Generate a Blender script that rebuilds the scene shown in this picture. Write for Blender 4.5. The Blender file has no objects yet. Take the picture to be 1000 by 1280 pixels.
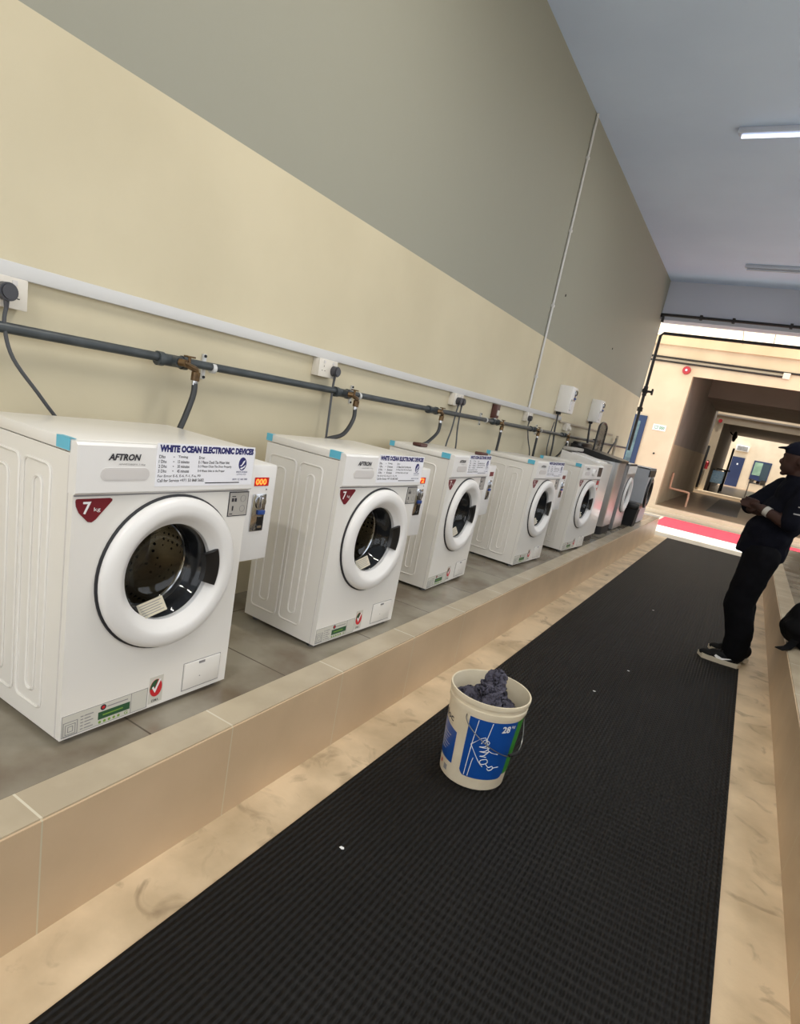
import bpy, bmesh, math, random
from mathutils import Vector, Matrix, noise
random.seed(4)
sc = bpy.context.scene
COL = sc.collection
PI = math.pi
R_ = math.radians

# ------------------------------------------------------------------ materials
def lin(c):
    return tuple(((v/255)/12.92 if v/255 <= .04045 else ((v/255+.055)/1.055)**2.4) for v in c) + (1,)

def mat(name, c, rough=.5, metal=0, c2=None, ns=4, bump=0, bs=60, emit=0, ec=None, spec=None, coat=0, alpha=None, detail=4, contrast=(.35, .65)):
    m = bpy.data.materials.new(name); m.use_nodes = True
    nt = m.node_tree; N = nt.nodes; L = nt.links
    b = N['Principled BSDF']
    b.inputs['Base Color'].default_value = lin(c)
    b.inputs['Roughness'].default_value = rough
    b.inputs['Metallic'].default_value = metal
    if coat: b.inputs['Coat Weight'].default_value = coat
    if spec is not None: b.inputs['Specular IOR Level'].default_value = spec
    if c2 or bump:
        tc = N.new('ShaderNodeTexCoord')
    if c2:
        n = N.new('ShaderNodeTexNoise'); n.inputs['Scale'].default_value = ns; n.inputs['Detail'].default_value = detail
        L.new(tc.outputs['Object'], n.inputs['Vector'])
        r = N.new('ShaderNodeValToRGB'); r.color_ramp.elements[0].position = contrast[0]; r.color_ramp.elements[1].position = contrast[1]
        r.color_ramp.elements[0].color = lin(c); r.color_ramp.elements[1].color = lin(c2)
        L.new(n.outputs['Fac'], r.inputs['Fac']); L.new(r.outputs['Color'], b.inputs['Base Color'])
        m['col'] = r.name
    if bump:
        n2 = N.new('ShaderNodeTexNoise'); n2.inputs['Scale'].default_value = bs; n2.inputs['Detail'].default_value = 3
        L.new(tc.outputs['Object'], n2.inputs['Vector'])
        bp = N.new('ShaderNodeBump'); bp.inputs['Strength'].default_value = bump; bp.inputs['Distance'].default_value = .01
        L.new(n2.outputs['Fac'], bp.inputs['Height']); L.new(bp.outputs['Normal'], b.inputs['Normal'])
    if emit:
        b.inputs['Emission Color'].default_value = lin(ec or c); b.inputs['Emission Strength'].default_value = emit
    return m

def color_input(m):
    """the socket (or link source) that feeds the base colour"""
    nt = m.node_tree; b = nt.nodes['Principled BSDF']
    l = b.inputs['Base Color'].links
    return (l[0].from_socket if l else None), b

def overlay(m, fac_socket, c):
    nt = m.node_tree
    src, b = color_input(m)
    mx = nt.nodes.new('ShaderNodeMix'); mx.data_type = 'RGBA'
    nt.links.new(fac_socket, mx.inputs[0])
    if src: nt.links.new(src, mx.inputs[6])
    else: mx.inputs[6].default_value = b.inputs['Base Color'].default_value
    mx.inputs[7].default_value = lin(c)
    nt.links.new(mx.outputs[2], b.inputs['Base Color'])

def coord(m, axis):
    nt = m.node_tree
    g = nt.nodes.new('ShaderNodeNewGeometry'); s = nt.nodes.new('ShaderNodeSeparateXYZ')
    nt.links.new(g.outputs['Position'], s.inputs[0]); return s.outputs['XYZ'.index(axis)]

def mth(m, op, a, b=None):
    n = m.node_tree.nodes.new('ShaderNodeMath'); n.operation = op
    for i, v in enumerate((a, b)):
        if v is None: continue
        if isinstance(v, (int, float)): n.inputs[i].default_value = v
        else: m.node_tree.links.new(v, n.inputs[i])
    return n.outputs[0]

def joints(m, axis, off, pitch, w, c):
    v = mth(m, 'FLOORED_MODULO' if False else 'WRAP', mth(m, 'SUBTRACT', coord(m, axis), off - pitch*40), pitch)
    v.node.inputs[1].default_value = pitch; v.node.inputs[2].default_value = 0
    overlay(m, mth(m, 'LESS_THAN', v, w), c)

M = {}
M['wall'] = mat('wall_paint', (209, 199, 172), .62, c2=(200, 190, 163), ns=1.3, bump=.12, bs=9, detail=6)
overlay(M['wall'], mth(M['wall'], 'GREATER_THAN', coord(M['wall'], 'Z'), 2.27), (150, 150, 138))
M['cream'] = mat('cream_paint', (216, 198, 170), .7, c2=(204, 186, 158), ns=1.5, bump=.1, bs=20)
M['cream_dark'] = mat('shaded_cream', (146, 137, 126), .8, c2=(136, 127, 117), ns=1.2)  # dark copy of the cream, with the passage shade mixed into it
M['passage_low'] = mat('passage_lower_lit', (176, 158, 130), .7, c2=(166, 148, 120), ns=1.2)  # mid tone carrying the light on the lower passage wall
M['ceil'] = mat('ceiling_sky_tint', (200, 220, 252), .7, c2=(193, 213, 246), ns=1, bump=.1, bs=6)  # blue of the sky light is put into this colour
M['beam'] = mat('beam_paint', (196, 202, 220), .7, c2=(190, 196, 214), ns=1)
M['tile'] = mat('platform_tile', (146, 139, 124), .22, c2=(104, 90, 74), ns=3.4, detail=8, contrast=(.4, .7), bump=.03, bs=30)
joints(M['tile'], 'Y', 1.09, .6, .006, (86, 78, 66))
joints(M['tile'], 'X', .17, .58, .005, (86, 78, 66))
M['nosing'] = mat('nosing_tile', (190, 176, 152), .25, c2=(176, 162, 139), ns=5, bump=.03)
joints(M['nosing'], 'Y', .70, .6, .006, (212, 204, 184))
M['riser'] = mat('riser_tile', (210, 184, 152), .38, c2=(196, 171, 140), ns=2.2, bump=.04)
joints(M['riser'], 'Y', .70, .6, .004, (205, 196, 172))
M['floor'] = mat('dirty_cement', (222, 198, 164), .5, c2=(180, 158, 126), ns=3.5, detail=9, bump=.25, bs=18, contrast=(.38, .72))
_n = M['floor'].node_tree.nodes.new('ShaderNodeTexNoise'); _n.inputs['Scale'].default_value = 7; _n.inputs['Detail'].default_value = 6; _n.inputs['Distortion'].default_value = 1.2
_r = M['floor'].node_tree.nodes.new('ShaderNodeValToRGB'); _r.color_ramp.elements[0].position = .57; _r.color_ramp.elements[1].position = .80
_g = M['floor'].node_tree.nodes.new('ShaderNodeNewGeometry')
M['floor'].node_tree.links.new(_g.outputs['Position'], _n.inputs['Vector'])
M['floor'].node_tree.links.new(_n.outputs['Fac'], _r.inputs['Fac']); overlay(M['floor'], _r.outputs['Color'], (140, 120, 94))
M['yard'] = mat('yard_floor', (196, 186, 168), .6, c2=(172, 162, 144), ns=1.5, detail=8)
M['red'] = mat('red_floor_paint', (206, 44, 66), .6, c2=(186, 60, 74), ns=12)
M['white_paint'] = mat('white_floor_paint', (222, 222, 222), .6, c2=(205, 205, 205), ns=8)
M['inner_floor'] = mat('passage_floor', (150, 128, 104), .35, c2=(134, 112, 90), ns=2)
M['patch'] = mat('grey_mat', (112, 108, 104), .6)
M['enamel'] = mat('white_enamel', (232, 229, 224), .28, coat=.3)
M['plast'] = mat('white_plastic', (232, 230, 228), .34)
M['plast2'] = mat('recess_plastic', (212, 208, 206), .4)
M['gap'] = mat('dark_gap', (40, 40, 44), .6)
M['rubber'] = mat('grey_rubber', (38, 40, 44), .35)
M['black'] = mat('black_plastic', (18, 18, 20), .35)
M['blackm'] = mat('black_matte', (20, 20, 22), .7)
M['navy_print'] = mat('navy_print', (34, 36, 104), .5)
M['ink'] = mat('black_ink', (40, 38, 48), .5)
M['greyink'] = mat('grey_ink', (140, 138, 140), .5)
M['sticker'] = mat('sticker_white', (240, 240, 246), .4)
M['maroon'] = mat('maroon_badge', (112, 22, 36), .35)
M['greylab'] = mat('grey_label', (172, 168, 162), .4)
M['lab'] = mat('pale_label', (205, 203, 194), .5)
M['green'] = mat('green_print', (38, 84, 52), .5)
M['lime'] = mat('lime_print', (120, 160, 60), .5)
M['redp'] = mat('red_print', (198, 30, 40), .5)
M['bluetape'] = mat('blue_tape', (98, 186, 214), .35)
M['brown'] = mat('brown_bar', (84, 50, 44), .5)
M['chrome'] = mat('chrome', (205, 207, 212), .16, 1)
M['bluep'] = mat('blue_insert', (36, 70, 140), .4)
M['led'] = mat('led_panel', (120, 22, 16), .4, emit=.5, ec=(200, 40, 20))
M['leddig'] = mat('led_digits', (255, 110, 50), .4, emit=4, ec=(255, 96, 36))
M['paper'] = mat('paper_label', (206, 198, 176), .6)
M['pipe'] = mat('painted_pipe', (52, 58, 62), .4, c2=(66, 72, 76), ns=14)
M['blackpipe'] = mat('black_pipe', (30, 28, 30), .5)
M['trunk'] = mat('trunking', (206, 206, 206), .4)
M['trunk2'] = mat('trunking_shade', (170, 158, 140), .5)  # far trunking's look in shade, put into the colour
M['brass'] = mat('old_brass', (130, 104, 72), .35, .8, c2=(96, 78, 58), ns=40)
M['hose'] = mat('hose', (48, 50, 52), .45)
M['cable'] = mat('cable', (70, 72, 76), .5)
M['wcable'] = mat('white_cable', (214, 212, 206), .5)
M['plug'] = mat('plug', (62, 62, 68), .4)
M['sock'] = mat('socket_white', (220, 214, 204), .4)
M['steel'] = mat('steel_side', (186, 186, 188), .30, .75, c2=(174, 174, 177), ns=2)
M['grey'] = mat('grey_enamel', (180, 184, 192), .4)
M['blue'] = mat('blue_door', (30, 52, 88), .5)
M['bluedk'] = mat('dark_blue_door', (34, 48, 84), .5)
M['blueedge'] = mat('door_glass', (96, 124, 128), .2, c2=(60, 80, 90), ns=6)
M['greenglass'] = mat('window_pane', (150, 178, 150), .2, c2=(96, 128, 110), ns=1.4)
M['darkglass'] = mat('dark_pane', (40, 58, 66), .15)
M['lamp'] = mat('tube_lamp', (235, 240, 255), .4, emit=1.5, ec=(225, 235, 255))
M['lamp_body'] = mat('lamp_body', (190, 198, 216), .4)
M['alarm'] = mat('alarm_red', (176, 42, 50), .4)
M['signg'] = mat('sign_green', (40, 140, 96), .5)
M['handrail'] = mat('pink_rail', (206, 160, 130), .4)
M['lightblue'] = mat('light_blue_cloth', (170, 206, 236), .7, c2=(140, 182, 222), ns=20)
M['bucket'] = mat('bucket_plastic', (226, 214, 190), .38, c2=(214, 202, 176), ns=8)
M['bblue'] = mat('bucket_blue', (18, 74, 152), .35)
M['bgreen'] = mat('bucket_green', (60, 140, 50), .4)
M['white'] = mat('white_print', (236, 236, 236), .5)
M['cloth'] = mat('grey_cloth', (84, 82, 96), .9, c2=(62, 60, 74), ns=10, bump=.4, bs=200)
M['steelwire'] = mat('wire', (120, 120, 120), .35, .9)
M['skin'] = mat('skin', (56, 35, 29), .6, spec=.25, c2=(48, 30, 25), ns=20)
M['shirt'] = mat('navy_shirt', (10, 11, 20), .9, spec=.1, c2=(13, 14, 23), ns=12, bump=.3, bs=16)
M['trouser'] = mat('black_trousers', (7, 7, 10), .9, spec=.1, c2=(11, 11, 15), ns=10, bump=.3, bs=14)
M['capm'] = mat('cap_cloth', (20, 22, 34), .9, spec=.1)
M['shoe'] = mat('shoe_black', (14, 14, 16), .7, spec=.2)
M['sole'] = mat('shoe_sole', (190, 180, 160), .6)
M['bag'] = mat('bag_nylon', (7, 7, 10), .8, spec=.15, bump=.3, bs=30)
M['hair'] = mat('hair', (16, 12, 12), .8)

# mat: rubber ribbed, pattern follows the real ribs of the runner
m = mat('rubber_runner', (22, 21, 21), .65, c2=(15, 14, 14), spec=.25, ns=2.5, detail=6)
nt = m.node_tree; b = nt.nodes['Principled BSDF']
X = coord(m, 'X'); Y = coord(m, 'Y')
wx = mth(m, 'SINE', mth(m, 'MULTIPLY', X, 2*PI/.019)); wy = mth(m, 'SINE', mth(m, 'MULTIPLY', Y, 2*PI/.034))
h = mth(m, 'ADD', mth(m, 'MULTIPLY', wx, .62), mth(m, 'MULTIPLY', mth(m, 'MULTIPLY', wx, wy), .38))
bp = nt.nodes.new('ShaderNodeBump'); bp.inputs['Strength'].default_value = .9; bp.inputs['Distance'].default_value = .004
nt.links.new(h, bp.inputs['Height']); nt.links.new(bp.outputs['Normal'], b.inputs['Normal'])
pits = mth(m, 'LESS_THAN', h, -.25); overlay(m, pits, (7, 7, 7))
M['mat'] = m

# drum: perforated stainless
m = mat('perforated_drum', (190, 180, 160), .26, .95)
nt = m.node_tree
v = nt.nodes.new('ShaderNodeTexVoronoi'); v.inputs['Scale'].default_value = 42; v.inputs['Randomness'].default_value = .15
tc = nt.nodes.new('ShaderNodeTexCoord'); nt.links.new(tc.outputs['Object'], v.inputs['Vector'])
overlay(m, mth(m, 'LESS_THAN', v.outputs['Distance'], .24), (12, 12, 12))
M['drum'] = m

# door glass
m = bpy.data.materials.new('porthole_glass'); m.use_nodes = True; nt = m.node_tree
nt.nodes.remove(nt.nodes['Principled BSDF'])
tr = nt.nodes.new('ShaderNodeBsdfTransparent'); tr.inputs[0].default_value = (.84, .85, .86, 1)
gl = nt.nodes.new('ShaderNodeBsdfGlossy'); gl.inputs['Roughness'].default_value = .06
lw = nt.nodes.new('ShaderNodeLayerWeight'); lw.inputs[0].default_value = .5
pw = nt.nodes.new('ShaderNodeMath'); pw.operation = 'POWER'; pw.inputs[1].default_value = 4; nt.links.new(lw.outputs['Facing'], pw.inputs[0])
fr = nt.nodes.new('ShaderNodeMath'); fr.operation = 'MULTIPLY_ADD'; fr.inputs[1].default_value = .4; fr.inputs[2].default_value = .035; nt.links.new(pw.outputs[0], fr.inputs[0])
mx = nt.nodes.new('ShaderNodeMixShader')
nt.links.new(fr.outputs[0], mx.inputs[0]); nt.links.new(tr.outputs[0], mx.inputs[1]); nt.links.new(gl.outputs[0], mx.inputs[2])
nt.links.new(mx.outputs[0], nt.nodes['Material Output'].inputs[0])
M['glass'] = m
# smoky lid
m = bpy.data.materials.new('smoky_lid'); m.use_nodes = True; nt = m.node_tree
b = nt.nodes['Principled BSDF']; b.inputs['Base Color'].default_value = lin((92, 88, 84)); b.inputs['Roughness'].default_value = .25; b.inputs['Alpha'].default_value = .55
M['smoky'] = m
# translucent canopy sheet
m = bpy.data.materials.new('canopy_sheet'); m.use_nodes = True; nt = m.node_tree
nt.nodes.remove(nt.nodes['Principled BSDF'])
d = nt.nodes.new('ShaderNodeBsdfDiffuse'); d.inputs[0].default_value = lin((245, 228, 190))
t = nt.nodes.new('ShaderNodeBsdfTranslucent'); t.inputs[0].default_value = lin((250, 236, 205))
mx = nt.nodes.new('ShaderNodeMixShader'); mx.inputs[0].default_value = .6
nt.links.new(d.outputs[0], mx.inputs[1]); nt.links.new(t.outputs[0], mx.inputs[2]); nt.links.new(mx.outputs[0], nt.nodes['Material Output'].inputs[0])
M['canopy'] = m

# ------------------------------------------------------------------ mesh builder
class B:
    def __init__(s): s.v = []; s.f = []; s.m = []; s.sm = []; s.mats = []
    def mi(s, name):
        if name not in s.mats: s.mats.append(name)
        return s.mats.index(name)
    def add(s, vs, fs, mt, smooth=False, T=None):
        o = len(s.v); k = s.mi(mt)
        for v in vs:
            v = Vector(v)
            s.v.append(tuple(T @ v) if T else tuple(v))
        for f in fs:
            s.f.append([i+o for i in f]); s.m.append(k); s.sm.append(smooth)
        return s
    def box(s, x0, x1, y0, y1, z0, z1, mt, r=0, seg=2, T=None):
        if not r:
            vs = [(x, y, z) for x in (x0, x1) for y in (y0, y1) for z in (z0, z1)]
            fs = [(0, 1, 3, 2), (4, 6, 7, 5), (0, 4, 5, 1), (2, 3, 7, 6), (0, 2, 6, 4), (1, 5, 7, 3)]
            return s.add(vs, fs, mt, False, T)
        bm = bmesh.new(); bmesh.ops.create_cube(bm, size=1)
        for v in bm.verts: v.co = Vector(((x0+x1)/2+v.co.x*(x1-x0), (y0+y1)/2+v.co.y*(y1-y0), (z0+z1)/2+v.co.z*(z1-z0)))
        bmesh.ops.bevel(bm, geom=bm.edges[:], offset=r, segments=seg, affect='EDGES', profile=.5)
        bm.verts.index_update()
        s.add([v.co for v in bm.verts], [[v.index for v in f.verts] for f in bm.faces], mt, True, T); bm.free(); return s
    def frame(s, p0, p1):
        d = (Vector(p1)-Vector(p0)).normalized()
        a = d.orthogonal().normalized() if abs(d.z) > .999 or True else None
        up = Vector((0, 0, 1)) if abs(d.z) < .95 else Vector((1, 0, 0))
        a = up.cross(d).normalized(); return d, a, d.cross(a)
    def cyl(s, p0, p1, r0, mt, r1=None, n=20, caps=True):
        r1 = r0 if r1 is None else r1; d, a, b_ = s.frame(p0, p1); vs = []
        for p, r in ((p0, r0), (p1, r1)):
            for i in range(n):
                t = 2*PI*i/n; vs.append(Vector(p)+a*math.cos(t)*r+b_*math.sin(t)*r)
        s.add(vs, [(i, (i+1) % n, n+(i+1) % n, n+i) for i in range(n)], mt, True)
        if caps: s.add(vs[:n], [list(range(n))[::-1]], mt); s.add(vs[n:], [list(range(n))], mt)
        return s
    def tube(s, pts, r, mt, n=8, smooth=6, closed=False, rs=None):
        P = [Vector(p) for p in pts]
        if smooth and len(P) > 2:
            Q = []; m_ = len(P)
            rng = range(m_ if closed else m_-1)
            for i in rng:
                g = (lambda k: P[k % m_]) if closed else (lambda k: P[min(max(k, 0), m_-1)])
                a, b_, c, d = g(i-1), g(i), g(i+1), g(i+2)
                for k in range(smooth):
                    t = k/smooth
                    Q.append(.5*((2*b_)+(c-a)*t+(2*a-5*b_+4*c-d)*t*t+(3*b_-a-3*c+d)*t**3))
            if not closed: Q.append(P[-1])
            P = Q
        m_ = len(P); vs = []; prev = None
        for i, p in enumerate(P):
            if closed: d = (P[(i+1) % m_]-P[i-1])
            else: d = P[min(i+1, m_-1)]-P[max(i-1, 0)]
            d.normalize()
            if prev is None:
                up = Vector((0, 0, 1)) if abs(d.z) < .9 else Vector((1, 0, 0)); a = up.cross(d).normalized()
            else: a = (prev-d*prev.dot(d)).normalized()
            prev = a; b_ = d.cross(a)
            rr = r if rs is None else rs[0]+(rs[1]-rs[0])*i/(m_-1)
            for k in range(n):
                t = 2*PI*k/n; vs.append(p+a*math.cos(t)*rr+b_*math.sin(t)*rr)
        fs = []
        for i in range(m_ if closed else m_-1):
            j = (i+1) % m_
            for k in range(n): fs.append((i*n+k, i*n+(k+1) % n, j*n+(k+1) % n, j*n+k))
        if not closed: fs += [list(range(n))[::-1], [(m_-1)*n+k for k in range(n)]]
        return s.add(vs, fs, mt, True)
    def lathe(s, prof, c, axis, mt, n=64, a0=0, a1=2*PI):
        full = abs(a1-a0-2*PI) < 1e-6; k = n if full else n+1; vs = []; fs = []
        for r, h in prof:
            for i in range(k):
                t = a0+(a1-a0)*i/n
                if axis == 'x': vs.append((c[0]+h, c[1]+r*math.cos(t), c[2]+r*math.sin(t)))
                else: vs.append((c[0]+r*math.cos(t), c[1]+r*math.sin(t), c[2]+h))
        for j in range(len(prof)-1):
            for i in range(n):
                i2 = (i+1) % k; fs.append((j*k+i, j*k+i2, (j+1)*k+i2, (j+1)*k+i))
        return s.add(vs, fs, mt, True)
    def prism(s, poly, x0, x1, mt, T=None, bev=0):
        """poly in (y,z), extruded along x"""
        n = len(poly)
        vs = [(x0, y, z) for y, z in poly]+[(x1, y, z) for y, z in poly]
        return s.add(vs, [list(range(n))[::-1], list(range(n, 2*n))]+[(i, (i+1) % n, n+(i+1) % n, n+i) for i in range(n)], mt, False, T)
    def text(s, st, y0, y1, z0, z1, x, mt, bold=0, shear=0, T=None, warp=None):
        c = bpy.data.curves.new('t', 'FONT'); c.body = st; c.offset = bold; c.shear = shear; c.resolution_u = 2
        o = bpy.data.objects.new('t', c); COL.objects.link(o)
        me = bpy.data.meshes.new_from_object(o.evaluated_get(bpy.context.evaluated_depsgraph_get()))
        co = [v.co.copy() for v in me.vertices]; fs = [list(p.vertices) for p in me.polygons]
        bpy.data.objects.remove(o); bpy.data.curves.remove(c)
        if not co: return s
        a0 = min(v.x for v in co); a1 = max(v.x for v in co); b0 = min(v.y for v in co); b1 = max(v.y for v in co)
        vs = []
        for v in co:
            y = y0+(v.x-a0)/(a1-a0)*(y1-y0); z = z0+(v.y-b0)/(b1-b0)*(z1-z0)
            vs.append(warp(y, z, x) if warp else (x, y, z))
        bpy.data.meshes.remove(me)
        return s.add(vs, fs, mt, False, T)
    def build(s, name, parent=None, loc=None, rz=0, auto=True):
        me = bpy.data.meshes.new(name); me.from_pydata(s.v, [], s.f)
        for k in s.mats: me.materials.append(M[k])
        me.polygons.foreach_set('material_index', s.m); me.polygons.foreach_set('use_smooth', s.sm); me.update()
        bm = bmesh.new(); bm.from_mesh(me); bmesh.ops.recalc_face_normals(bm, faces=bm.faces) if auto else None; bm.to_mesh(me); bm.free()
        if any(s.sm): me.set_sharp_from_angle(angle=R_(38))
        o = bpy.data.objects.new(name, me); COL.objects.link(o)
        if parent: o.parent = parent
        if loc: o.location = loc
        if rz: o.rotation_euler.z = rz
        return o

def empty(name, loc, label, cat, group=None, rz=0):
    o = bpy.data.objects.new(name, None); COL.objects.link(o); o.location = loc; o.rotation_euler.z = rz
    o.empty_display_size = .1
    return tag(o, label, cat, group)
def tag(o, label, cat, group=None):
    o['label'] = label; o['category'] = cat
    if group: o['group'] = group
    return o
def struct(o): o['kind'] = 'structure'; return o
def rrect(y0, y1, z0, z1, r, n=5):
    P = []
    for cy, cz, a in ((y1-r, z0+r, -90), (y1-r, z1-r, 0), (y0+r, z1-r, 90), (y0+r, z0+r, 180)):
        for i in range(n+1):
            t = R_(a+90*i/n); P.append((cy+r*math.cos(t), cz+r*math.sin(t)))
    return P
def copy_tree(o, parent=None):
    kids = list(o.children)
    c = o.copy(); COL.objects.link(c); c.parent = parent
    for k in kids: copy_tree(k, c)
    return c

PZ = .337          # platform height
# ------------------------------------------------------------------ setting
YB = -4.0
struct(B().box(-.22, 0, YB, 11.4, 0, 4.155, 'wall').build('wall_left'))
rw = B(); rw.box(3.46, 3.68, YB, 11.4, 0, 1.25, 'wall'); rw.box(3.46, 3.68, YB, 11.4, 3.3, 4.155, 'wall')
for y0, y1 in ((YB, -3.4), (-.6, 0), (2.8, 3.4), (6.2, 6.8), (9.6, 11.4)): rw.box(3.46, 3.68, y0, y1, 1.25, 3.3, 'wall')
struct(rw.build('wall_right'))
for k, y0 in enumerate((-3.4, 0, 3.4, 6.8)):  # unseen windows, added in the right wall to let side light in
    wf = B()
    for a, c_ in ((y0, y0+.05), (y0+1.375, y0+1.425), (y0+2.75, y0+2.8)): wf.box(3.54, 3.60, a, c_, 1.25, 3.3, 'trunk')
    for a, c_ in ((1.25, 1.30), (3.25, 3.30)): wf.box(3.54, 3.60, y0, y0+2.8, a, c_, 'trunk')
    struct(wf.build('window_%d' % (k+2)))
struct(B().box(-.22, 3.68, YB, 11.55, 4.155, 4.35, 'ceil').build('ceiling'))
struct(B().box(0, 3.46, 11.25, 11.55, 3.55, 4.155, 'beam').build('trim_1'))
struct(B().box(-6, 30, YB-12, 44, -.12, 0, 'yard').build('floor'))
bf = B()
bf.box(.75, 2.7, YB, 11.6, 0, .002, 'floor')
struct(bf.build('floor_aisle'))
bp_ = B(); bp_.box(0, .752, YB, 11.3, .0, PZ, 'tile'); bp_.box(.752, .872, YB, 11.3, .0, PZ+.001, 'nosing', r=0)
bp_.box(.872, .878, YB, 11.3, .0, PZ-.004, 'riser'); bp_.box(0, .878, 11.3, 11.306, 0, PZ-.002, 'riser')
o = bp_.build('washing_platform'); o.name = 'floor_platform'; struct(o)
bq = B(); bq.box(2.70, 3.46, YB, 11.3, 0, PZ, 'tile'); bq.box(2.566, 2.70, YB, 11.3, 0, PZ+.001, 'nosing'); bq.box(2.56, 2.566, YB, 11.3, 0, PZ-.004, 'riser')
struct(bq.build('floor_bench'))
tag(B().box(1.077, 2.362, -1.8, 11.5, .002, .014, 'mat', r=.004).build('rubber_mat'), 'long black ribbed rubber mat lying down the middle of the aisle', 'mat')

# portal across the sunlit gap
YP = 16.0
bw = B()
bw.box(-3, .2, YP, YP+.25, .0, 4.08, 'cream'); bw.box(.2, 7, YP, YP+.25, 3.3, 4.08, 'cream'); bw.box(5.2, 7, YP, YP+.25, 0, 3.3, 'cream')
bw.box(-3, 7, YP-.10, YP, 3.9, 4.10, 'cream')
bw.box(.2, 5.2, YP-.004, YP+.02, 3.27, 3.30, 'cream')
struct(bw.build('wall_portal'))
struct(B().box(-3, 7, 15.76, 15.98, 0, .09, 'cream', r=.01).box(-3, 7, 15.95, 27.0, 0, .18, 'cream').box(.2, 5.2, 16.1, 26.9, .18, .184, 'inner_floor').build('floor_step'))
# passage walls and roofs
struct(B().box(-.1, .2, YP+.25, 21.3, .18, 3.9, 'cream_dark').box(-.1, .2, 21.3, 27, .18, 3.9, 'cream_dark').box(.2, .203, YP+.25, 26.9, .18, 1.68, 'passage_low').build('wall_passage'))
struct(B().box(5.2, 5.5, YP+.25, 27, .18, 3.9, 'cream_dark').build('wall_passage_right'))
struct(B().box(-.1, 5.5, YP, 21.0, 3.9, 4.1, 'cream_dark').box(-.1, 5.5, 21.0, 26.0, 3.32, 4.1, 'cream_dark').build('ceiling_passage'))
# second frame
b2 = B(); b2.box(-1, .5, 27, 27.25, .18, 4.3, 'cream'); b2.box(.5, 5.2, 27, 27.25, 2.99, 4.3, 'cream'); b2.box(4.6, 7, 27, 27.25, .18, 4.3, 'cream')
b2.box(.2, 5.2, 26.93, 27, 3.25, 3.31, 'cream_dark')
b2.box(.2, 5.2, 26.7, 27.3, .18, .30, 'red' if False else 'cream')
struct(b2.build('wall_inner_frame'))
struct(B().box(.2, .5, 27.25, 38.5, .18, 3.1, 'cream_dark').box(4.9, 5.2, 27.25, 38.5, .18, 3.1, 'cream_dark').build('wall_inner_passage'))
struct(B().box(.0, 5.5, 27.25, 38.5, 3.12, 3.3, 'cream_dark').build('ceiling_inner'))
struct(B().box(.0, 6, 27.25, 44, .18, .30, 'inner_floor').build('floor_inner'))
struct(B().box(-1, 7, 42, 42.25, .18, 4.6, 'cream').build('wall_back'))
# painted strips
struct(B().box(.55, 5, 12.2, 13.28, .0, .004, 'white_paint').build('trim_2'))
struct(B().box(.56, 5, 13.36, 15.42, .0, .004, 'red').build('trim_3'))
struct(B().box(.0, .5, 13.6, 15.2, .0, .003, 'patch').build('trim_4'))
# canopy
vs = []; fs = []; n = 180
for i in range(n+1):
    x = -1.5+7*i/n; dz = .02*math.sin(i*PI/2.5)
    vs += [(x, 15.93, 4.12+dz), (x, 14.75, 4.30+dz)]
for i in range(n): fs.append((2*i, 2*i+1, 2*i+3, 2*i+2))
bc = B().add(vs, fs, 'canopy', True)
cn = empty('canopy', (1.5, 16, 4.1), 'pale corrugated translucent canopy over the sunlit gap', 'canopy')
o = bc.build('sheet', auto=False); o.parent = cn; o.location = (-1.5, -16, -4.1)
for x in (1.02, 1.62):
    bb = B(); bb.tube([(x, 15.92, 4.085), (x, 14.78, 4.255)], .008, 'cream_dark', n=6); bb.build('rafter', cn, (-1.5, -16, -4.1))
# blue door in portal wall
dr = empty('door_1', (-.85, YP, .18), 'blue door with glass panel half hidden behind the wall end', 'door')
dr['kind'] = 'structure'
B().box(-.02, .32, -.04, 0, 0, 2.04, 'blue').build('door_leaf', dr)
B().box(.06, .20, -.05, -.04, .3, 1.9, 'blueedge').build('pane', dr)
B().box(-.3, -.02, -.04, 0, 0, 2.04, 'blue').build('door_frame', dr)
# sign, bell, conduits on portal
sg = empty('wall_sign', (-.2, YP, 2.0), 'small white sign with green lettering on the cream portal wall', 'sign')
B().box(-.15, .15, -.015, 0, -.07, .07, 'white').build('board', sg)
T = Matrix(((0, 1, 0, 0), (1, 0, 0, 0), (0, 0, 1, 0), (0, 0, 0, 1)))
B().text('C3 000', -.12, .12, -.04, .04, -.017, 'signg', .02, T=T).build('lettering', sg)
al = empty('fire_bell', (.03, YP, 3.385), 'red round fire bell high on the portal wall', 'alarm')
b_ = B(); b_.cyl((0, -.07, 0), (0, 0, 0), .085, 'alarm', r1=.095, n=24); b_.build('gong', al)
B().cyl((0, -.085, 0), (0, -.07, 0), .025, 'chrome').build('cap', al)
cd = B(); cd.tube([(-1.5, YP-.03, 3.63), (7, YP-.03, 3.565)], .022, 'blackpipe'); cd.tube([(-1.5, YP-.03, 3.54), (2.0, YP-.03, 3.51)], .022, 'blackpipe')
tag(cd.build('conduit'), 'pair of dark conduits running along the top of the portal wall', 'pipe')
tag(B().box(1.98, 2.12, YP-.07, YP, 3.47, 3.60, 'sock', r=.01).build('junction_box'), 'small pale junction box where the portal conduit ends', 'box')
tag(B().cyl((-.16, YP-.02, 1.38), (-.16, YP, 1.38), .022, 'blackm').build('door_stop'), 'tiny dark round fixing on the cream portal wall', 'fixing')
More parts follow.
